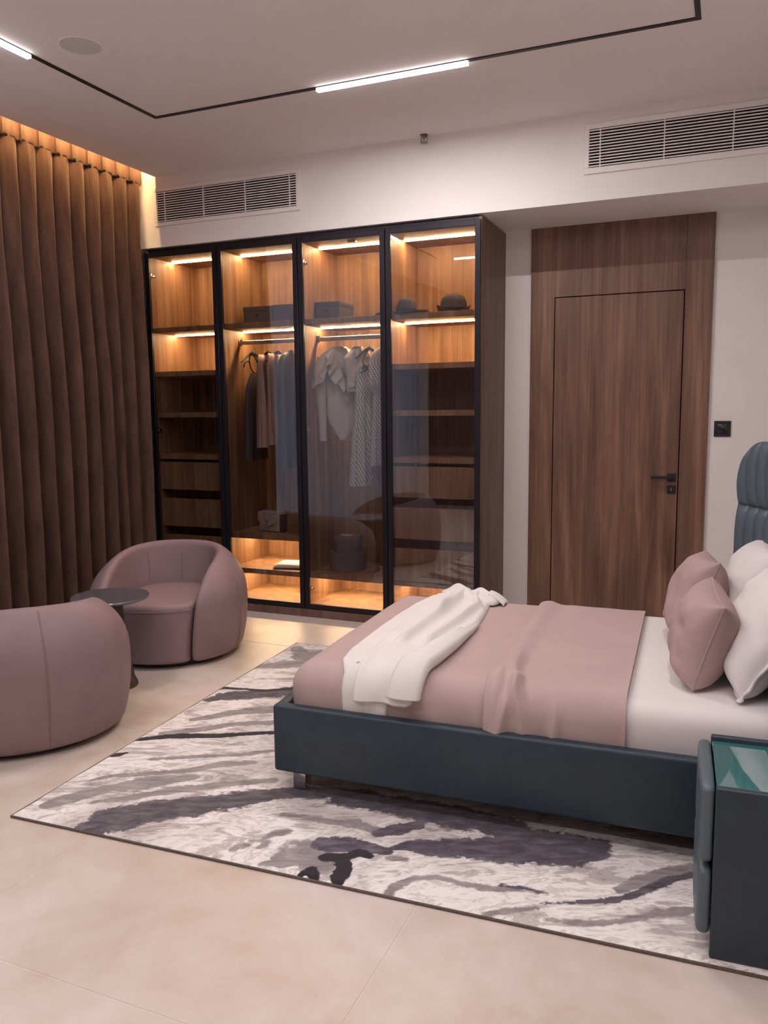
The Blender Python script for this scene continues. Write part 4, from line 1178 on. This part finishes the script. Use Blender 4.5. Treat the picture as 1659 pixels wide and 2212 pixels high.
def bedding():
    # mattress with fitted white sheet
    e = bedspace('mattress', 'thick mattress with fitted white sheet at the pillow end', 'mattress')
    def f(X, Y, Z):
        qx = np.abs(X - (MX0 + MX1) / 2) - (MX1 - MX0) / 2 + 0.075
        qy = np.abs(Y - (MY0 + MY1) / 2) - (MY1 - MY0) / 2 + 0.075
        qz = np.abs(Z - 0.352) - 0.150 + 0.06
        d = np.sqrt(np.maximum(qx, 0)**2 + np.maximum(qy, 0)**2 + np.maximum(qz * 1.15, 0)**2) + np.minimum(np.maximum(qx, np.maximum(qy, qz)), 0) - 0.070
        return d
    V, F = surface_nets(f, (-0.02, 0.0, 0.15), (1.92, 1.44, 0.56), 0.02)
    V = smooth_verts(V, F, 2)
    obj('sheet', (V, F), M['sheet'], e, angle=75)
    # lower mauve blanket wrapped over foot end, top and sides
    def wrap(x0, x1, off, seed, nx, wr, foot=True, zlow=0.345, edge_roll=0.0, ridge=False):
        y0, y1, z, r = MY0 - off, MY1 + off, MZ + off, 0.085 + off
        Ls = prof_len(y0, y1, z, r, zlow)
        ns = 110
        S = np.linspace(0, Ls, ns); Xs = np.linspace(x0, x1, nx)
        P = np.zeros((nx, ns, 3)); Nn = np.zeros((nx, ns, 3))
        for j, s in enumerate(S):
            yy, zz, (ny_, nz_) = prof_pt(s, y0, y1, z, r, zlow)
            for i, x in enumerate(Xs):
                rx = 0.09
                if foot and x < x0 + rx:
                    # round the foot end: shrink the section towards the middle
                    a = (x0 + rx - x) / rx
                    k = 1 - math.sqrt(max(1 - a * a, 0))
                    zz2 = zz - k * r * 1.0 * max(nz_, 0) ** 1.0 if nz_ > 0.02 else zz
                    yy2 = yy + (k * 0.06 if yy < 0.7 else -k * 0.06) * (abs(ny_))
                    P[i, j] = (x, yy2, max(zz2, zlow))
                else:
                    P[i, j] = (x, yy, zz)
                Nn[i, j] = (0, ny_, nz_)
        SS = np.broadcast_to(S, (nx, ns)); XX = np.broadcast_to(Xs[:, None], (nx, ns))
        d = wr * (value_noise(np.stack([XX * 5 + SS * 1.2, SS * 3.2], -1), seed) * 0.6 + value_noise(np.stack([XX * 13 + SS * 3, SS * 7], -1), seed + 1) * 0.25)
        side = np.clip((0.24 - SS) / 0.2, 0, 1)
        d = d + wr * 1.6 * side * value_noise(np.stack([XX * 16 + SS * 5, SS * 4], -1), seed + 2)
        return P, Nn, d, XX, SS
    e = bedspace('blanket', 'smooth mauve blanket covering the foot of the bed', 'blanket')
    P, Nn, d, XX, SS = wrap(MX0 - 0.014, 0.93, 0.008, 31, 90, 0.004)
    P = P + Nn * d[..., None]
    obj('cloth', sheet(P), M['blanket'], e, angle=75)
    # the foot drop
    y0, y1, z = MY0 - 0.008, MY1 + 0.008, MZ + 0.008
    n = 60; m = 14
    ring = P[0]
    Q = np.zeros((m, ring.shape[0], 3))
    for i in range(m):
        t = i / (m - 1)
        Q[i] = ring
        Q[i, :, 2] = ring[:, 2] + (0.345 - ring[:, 2]) * t
        Q[i, :, 0] = ring[:, 0] - 0.004 * math.sin(t * 3.14)
    obj('foot_drop', sheet(Q[::-1]), M['blanket'], e, angle=75)
    # upper folded duvet band with ridge and side folds
    e = bedspace('duvet', 'folded mauve duvet band with creased edge across the middle of the bed', 'duvet')
    P, Nn, d, XX, SS = wrap(0.825, 1.308, 0.020, 41, 96, 0.005, foot=False, zlow=0.352)
    u = (XX - 0.825)
    # wavering edge, puffed ridge close to it
    wv = 0.018 * value_noise(np.stack([SS * 2.6, 0 * SS], -1), 47) + 0.010 * value_noise(np.stack([SS * 9, 0 * SS], -1), 48)
    P[..., 0] += wv * np.clip(1 - u / 0.25, 0, 1)
    puff = 0.02 * np.exp(-((u - 0.035) / 0.035) ** 2) - 0.006 * np.exp(-((u - 0.10) / 0.03) ** 2)
    near = np.clip((0.75 - SS) / 0.5, 0, 1)
    far = np.clip((SS - (SS.max() - 0.5)) / 0.3, 0, 1)
    diag = 0.034 * np.clip(1 - np.abs(u - 0.06 - 0.20 * np.clip(0.42 - SS, 0, 1)) / 0.035, 0, 1) * np.clip(1 - np.abs(SS - 0.2) / 0.36, 0, 1)
    diag += 0.026 * np.clip(1 - np.abs(u - 0.13 + 0.25 * np.clip(0.30 - SS, -0.2, 1)) / 0.03, 0, 1) * np.clip(1 - np.abs(SS - 0.12) / 0.22, 0, 1)
    diag += 0.022 * np.clip(1 - np.abs(u - 0.24 - 0.1 * SS) / 0.03, 0, 1) * np.clip(1 - SS / 0.16, 0, 1)
    d = d * 1.2 + puff * (0.45 + 0.75 * near) + diag + 0.004 * np.exp(-((u - 0.02) / 0.05) ** 2) * far
    edge2 = np.clip((1.308 - XX) / 0.02, 0, 1)
    d = d * np.clip(edge2 + 0.2, 0, 1)
    T = P + Nn * d[..., None]
    B = P - Nn * 0.009
    B[..., 0] = np.where(u < 1e-6, B[..., 0], B[..., 0])
    obj('cloth', sheet(T, B), M['blanket'], e, angle=75)

    # white coat thrown across the bed
    e = bedspace('white_coat', 'white wool coat thrown across the mauve blanket', 'clothing')
    y0, y1, z, r = MY0 - 0.008, MY1 + 0.008, MZ + 0.009, 0.09
    zl = 0.345
    Ls = prof_len(y0, y1, z, r, zl)
    def drape(left, right, s0, s1, off, nx, ns, seed, ridges, th=0.006, roll=None):
        """left/right: [(s, x)] boundaries"""
        S = np.linspace(s0, s1, ns)
        xl = np.interp(S, [p[0] for p in left], [p[1] for p in left]); xr = np.interp(S, [p[0] for p in right], [p[1] for p in right])
        P = np.zeros((ns, nx, 3)); Nn = np.zeros((ns, nx, 3))
        for i, s in enumerate(S):
            yy, zz, (ny_, nz_) = prof_pt(s, y0, y1, z, r, zl)
            for j in range(nx):
                v = j / (nx - 1)
                P[i, j] = (xl[i] + (xr[i] - xl[i]) * v, yy, zz); Nn[i, j] = (0, ny_, nz_)
        U = np.broadcast_to(((S - s0) / (s1 - s0))[:, None], (ns, nx)); Vv = np.broadcast_to(np.linspace(0, 1, nx)[None], (ns, nx))
        SS = np.broadcast_to(S[:, None], (ns, nx))
        d = off + 0.003 * value_noise(np.stack([SS * 6, Vv * 4], -1), seed) + 0.0015 * value_noise(np.stack([SS * 15, Vv * 11], -1), seed + 1)
        for (v0, v1, sa, sb, w_, h_) in ridges:      # ridge running from (sa,v0) to (sb,v1)
            t = np.clip((SS - sa) / (sb - sa), 0, 1)
            c_ = v0 + (v1 - v0) * t
            env = np.clip((SS - sa) / 0.08, 0, 1) * np.clip((sb - SS) / 0.08, 0, 1)
            d = d + h_ * np.exp(-((Vv - c_) / w_) ** 2) * env
        e_ = np.minimum(Vv, 1 - Vv)
        d = d * np.clip(0.35 + e_ / 0.06, 0, 1)
        T = P + Nn * d[..., None]
        B = P + Nn * np.maximum(d - th, 0.0015)[..., None]
        return T, B
    # under layer: hangs lowest at the near side
    T, B = drape([(0, 0.277), (0.16, 0.272), (0.25, 0.228), (0.4, 0.205), (0.8, 0.198), (1.2, 0.212), (1.62, 0.29)],
                 [(0, 0.452), (0.16, 0.47), (0.4, 0.50), (1.0, 0.52), (1.62, 0.50)], 0.008, 1.52, 0.012, 26, 110, 51,
                 [(0.35, 0.4, 0.1, 1.0, 0.1, 0.006)])
    obj('lining_layer', sheet(T, B), M['white_cloth'], e, angle=75)
    hem = [tuple(T[0, j]) for j in range(T.shape[1])]
    obj('hem', tube(hem, 0.0022, 6), M['hem'], e)
    # upper layer with long folds, raised hem lip and turned edge
    T, B = drape([(0.07, 0.33), (0.2, 0.325), (0.3, 0.31), (0.5, 0.29), (0.9, 0.27), (1.3, 0.26), (1.64, 0.30)],
                 [(0.07, 0.555), (0.16, 0.585), (0.3, 0.602), (0.5, 0.615), (0.8, 0.622), (0.95, 0.61), (1.1, 0.60), (1.3, 0.575), (1.64, 0.59)], 0.075, 1.60, 0.026, 44, 120, 53,
                 [(0.30, 0.55, 0.42, 1.55, 0.07, 0.036), (0.62, 0.86, 0.45, 1.2, 0.06, 0.034), (0.82, 0.92, 0.1, 0.75, 0.07, 0.034), (0.08, 0.12, 0.1, 0.6, 0.06, 0.006), (0.45, 0.30, 0.9, 1.6, 0.05, 0.024), (0.9, 0.6, 1.1, 1.55, 0.06, 0.028)], th=0.007)
    # lift the hem into an open lip
    ns, nx = T.shape[:2]
    for i in range(14):
        k = (1 - i / 14) ** 1.5
        for j in range(nx):
            v = j / (nx - 1)
            lift = 0.020 * k * (0.5 + 0.5 * math.sin(v * 9.0 + 0.5))
            for A in (T, B): A[i, j] += np.array([0, -lift, 0.002 * k])
    obj('outer_layer', sheet(T, B), M['white_cloth'], e, angle=75)
    obj('hem', tube([tuple(T[0, j]) for j in range(nx)], 0.0022, 6), M['hem'], e)
    # turned front edge: a rolled flap along the pillow side of the coat
    n = 60; m = 16
    P = np.zeros((n, m, 3)); Q = np.zeros((n, m, 3))
    for i in range(n):
        t = i / (n - 1)
        s = 0.10 + 0.78 * t
        yy, zz, (ny_, nz_) = prof_pt(s, y0, y1, z, r, zl)
        xr = np.interp(s, [0.1, 0.3, 0.5, 0.8, 0.9], [0.590, 0.614, 0.628, 0.634, 0.63])
        wd = np.interp(t, [0, 0.2, 0.6, 1.0], [0.105, 0.10, 0.075, 0.02])
        rr = np.interp(t, [0, 0.5, 1], [0.026, 0.022, 0.006])
        for j in range(m):
            v = j / (m - 1)
            # cross section: from under, round the outer edge, back over the top
            if v < 0.5:
                a = -math.pi / 2 + math.pi * v * 2
                dx, dn = rr * 0.7 * math.cos(a), rr + rr * math.sin(a)
            else:
                k = (v - 0.5) * 2
                dx, dn = -wd * k, 2 * rr - 0.010 * k + 0.016 * math.sin(k * 3.14)
            base = np.array([xr + dx - 0.012, yy, zz]) + np.array([0, ny_, nz_]) * (dn + 0.012)
            P[i, j] = base; Q[i, j] = base - np.array([0, ny_, nz_]) * 0.005
    obj('turned_edge', sheet(P, Q), M['white_cloth'], e, angle=75)
    obj('hem', tube([tuple(P[0, j]) for j in range(m)], 0.0022, 6), M['hem'], e)
    # collar heap at the far side
    n, m = 34, 26
    u = np.linspace(0, 1, n); v = np.linspace(0, 1, m)
    U, Vv = np.meshgrid(u, v, indexing='ij')
    X = 0.30 + 0.30 * U + 0.02 * np.sin(5 * Vv); Y = 1.19 + 0.205 * Vv + 0.02 * np.sin(6 * U)
    H = 0.028 * np.exp(-((U - 0.30) / 0.22) ** 2) + 0.022 * np.exp(-((U - 0.72) / 0.16) ** 2) + 0.008 * np.sin(U * 14 + Vv * 5)
    Hh = np.clip(np.minimum(np.minimum(U, 1 - U) / 0.12, np.minimum(Vv, 1 - Vv) / 0.2), 0, 1)
    Z = MZ + 0.016 + 0.012 + (H + 0.012) * Hh ** 0.6
    P = np.stack([X, Y, Z], -1); Q = P.copy(); Q[..., 2] = MZ + 0.018
    obj('collar', sheet(P, Q), M['white_cloth'], e, angle=75)
    # lapel flap hanging off to the pillow side
    P = np.zeros((14, 10, 3))
    for i in range(14):
        for j in range(10):
            a, b = i / 13, j / 9
            P[i, j] = (0.56 + 0.085 * a, 1.23 + 0.115 * b - 0.02 * a, MZ + 0.062 - 0.045 * a ** 1.6 + 0.010 * math.sin(b * 3.14) - 0.008 * b)
    obj('lapel', sheet(P, P - np.array([0, 0, 0.006])), M['white_cloth'], e, angle=75)
    o = obj('button', lathe([(0.0001, 0), (0.008, 0.0005), (0.008, 0.003), (0.0001, 0.004)], 14), M['hem'], e)
    yy, zz, nn_ = prof_pt(0.20, y0, y1, z, r, zl)
    o.location = (0.318, yy + nn_[0] * 0.016, zz + nn_[1] * 0.016); o.rotation_euler = (math.pi / 4, 0, 0)
bedding()

# ------------------------------------------------------------------ pillows
def pillow_mesh(w, h, t, seed, flange=0.0, dent=0.1):
    n = 40
    u = np.linspace(-1, 1, n)
    U, Vv = np.meshgrid(u, u, indexing='ij')
    # denser near the border
    U = np.sin(U * math.pi / 2); Vv = np.sin(Vv * math.pi / 2)
    X = w / 2 * U * (1 - dent * (1 - Vv ** 2) * np.abs(U) ** 3)
    Y = h / 2 * Vv * (1 - dent * (1 - U ** 2) * np.abs(Vv) ** 3)
    prof = np.clip((1 - np.abs(U) ** 4.5) * (1 - np.abs(Vv) ** np.where(Vv < 0, 9.0, 4.0)), 0, 1) ** 0.5
    prof = prof * (0.78 + 0.22 * (1 - U ** 2) * (1 - Vv ** 2))
    wr = value_noise(np.stack([U * 2.2, Vv * 2.2], -1), seed) * 0.12 + value_noise(np.stack([U * 6 + Vv * 3, Vv * 4.5 - U], -1), seed + 3) * 0.05
    corner = np.clip((np.abs(U) + np.abs(Vv) - 0.9) / 1.1, 0, 1)
    wr2 = 0.05 * np.sin(10 * (np.abs(U) - np.abs(Vv)) + seed) * corner * prof ** 0.3
    Zf = t / 2 * (prof * (1 + wr) + wr2)
    wrb = value_noise(np.stack([U * 2.0, Vv * 2.0], -1), seed + 40) * 0.10
    Zb = -t / 2 * (prof * (1 + wrb) + 0.6 * wr2)
    P = np.stack([X, Y, Zf + 0.002], -1); Q = np.stack([X, Y, Zb - 0.002], -1)
    ring = [(i, 0) for i in range(n)] + [(n-1, j) for j in range(1, n)] + [(i, n-1) for i in range(n-2, -1, -1)] + [(0, j) for j in range(n-2, 0, -1)]
    return sheet(P, Q), [tuple((P[i, j] + Q[i, j]) / 2) for i, j in ring]

def pillows():
    def put(name, label, mat, w, h, t, seed, foot, lean, yaw, roll=0.0, edge=None, group=None, dent=0.1):
        """foot: bed-local (x, y, z) of the middle of the bottom edge; lean from vertical towards the headboard; yaw turns the face"""
        e = empty(name, (0, 0, 0)); tag(e, label, 'pillow', group)
        bm = Matrix.Translation(Vector(BED['loc'])) @ Matrix.Rotation(BED['rz'], 4, 'Z')
        # pillow plane: X=width, Y=height, Z=face normal -> face looks to -x of the bed
        base = Matrix(((0, 0, -1, 0), (-1, 0, 0, 0), (0, 1, 0, 0), (0, 0, 0, 1)))
        m = bm @ Matrix.Translation(Vector(foot)) @ Matrix.Rotation(yaw, 4, 'Z') @ Matrix.Rotation(lean, 4, 'Y') @ Matrix.Rotation(roll, 4, 'X') @ base @ Matrix.Translation((0, h / 2, 0))
        e.matrix_world = m
        d, ring = pillow_mesh(w, h, t, seed, dent=dent)
        obj('cushion', d, M[mat], e, angle=75)
        if edge and edge > 0.005:
            # flat sewn border standing off the seam
            rg = [Vector(p) for p in ring]
            k = len(rg)
            P = np.zeros((k + 1, 4, 3))
            for i in range(k + 1):
                p = rg[i % k]; t = rg[(i + 1) % k] - rg[(i - 1) % k]
                n = Vector((t.y, -t.x, 0)).normalized()
                if n.dot(p) < 0: n = -n
                wv = 0.0035 * math.sin(i * 0.9)
                for j in range(4):
                    q = p + n * (0.018 * j / 3 - 0.003); P[i, j] = (q.x, q.y, wv * j / 3)
            obj('border', sheet(P + np.array([0, 0, 0.0025]), P - np.array([0, 0, 0.0025])), M[mat], e, angle=75)
        elif edge: obj('seam_piping', tube(ring, edge, 6, closed=True), M[mat], e)
        return e
    zb = MZ + 0.005
    put('pillow', 'mauve cushion nearer the nightstand in front of the white pillows', 'mauve_pillow', 0.42, 0.315, 0.20, 3, (1.50, 0.46, zb + 0.012), rad(17), rad(5), rad(3), 0.003, 'mauve cushions', 0.08)
    put('pillow', 'mauve cushion on the door side leaning on the rear white pillow', 'mauve_pillow', 0.42, 0.36, 0.20, 6, (1.47, 0.93, zb + 0.012), rad(19), rad(5), rad(-3), 0.003, 'mauve cushions', 0.08)
    put('pillow', 'white bordered pillow nearer the nightstand', 'sheet', 0.56, 0.42, 0.2, 11, (1.635, 0.47, zb + 0.02), rad(33), rad(8), rad(3), 0.007, 'white bordered pillows', 0.06)
    put('pillow', 'white bordered pillow on the door side under the headboard', 'sheet', 0.54, 0.42, 0.2, 15, (1.63, 1.05, zb + 0.02), rad(28), rad(2), rad(-2), 0.007, 'white bordered pillows', 0.06)
pillows()

# ------------------------------------------------------------------ nightstand
def nightstand():
    e = empty('nightstand', (0.008, 2.196, 0.0), rad(3.2)); tag(e, 'slate leather nightstand with teal glass top beside the bed', 'nightstand')
    W, D, H = 0.41, 0.355, 0.50        # W along x, D along y
    z0 = RUG_Z + 0.0005
    obj('side_panel', box(0, W, 0, 0.022, z0, H, 0.005, 3), M['slate'], e)
    obj('side_panel', box(0, W, D - 0.022, D, z0, H + 0.012, 0.005, 3), M['slate'], e)
    obj('back_panel', box(W - 0.02, W - 0.001, 0.0225, D - 0.0225, z0, H + 0.01, 0.003, 2), M['slate'], e)
    obj('carcass', box(0.004, W - 0.021, 0.0225, D - 0.0225, 0.075, H - 0.012), M['base_dark'], e, smooth=False)
    obj('plinth', box(0.001, 0.02, 0.0225, D - 0.0225, z0, 0.073, 0.002, 1), M['chrome'], e)
    obj('glass_top', box(0.002, W - 0.021, 0.0225, D - 0.0225, H - 0.0115, H - 0.002, 0.0015, 1), M['teal_glass'], e)
    # padded drawer fronts (face -x), each with a soft pillow bulge and dipped middle
    for (a, b, sd) in ((0.275, H + 0.004, 1), (0.068, 0.268, 2)):
        def f(X, Y, Z, a=a, b=b):
            qy = np.abs(Y - D / 2) - D / 2 + 0.024
            qz = np.abs(Z - (a + b) / 2) - (b - a) / 2 + 0.024
            qx = np.abs(X + 0.018) - 0.016 + 0.012
            bul = 0.006 * np.cos(np.clip((Y - D / 2) / D, -0.5, 0.5) * math.pi) - 0.012 * np.exp(-((Y - D * 0.55) / 0.05) ** 2) * np.clip((0.34 - Z) * 8, 0, 1) * (Z > 0.2)
            return np.sqrt(np.maximum(qx, 0)**2 * 1.6 + np.maximum(qy, 0)**2 + np.maximum(qz, 0)**2) - 0.018 - bul * 0.6
        V, F = surface_nets(f, (-0.06, -0.02, a - 0.02), (0.012, D + 0.02, b + 0.02), 0.007)
        V = smooth_verts(V, F, 2)
        V[:, 0] = np.minimum(V[:, 0], -0.0015)
        obj('drawer', (V, F), M['slate_head'], e, angle=75)
nightstand()
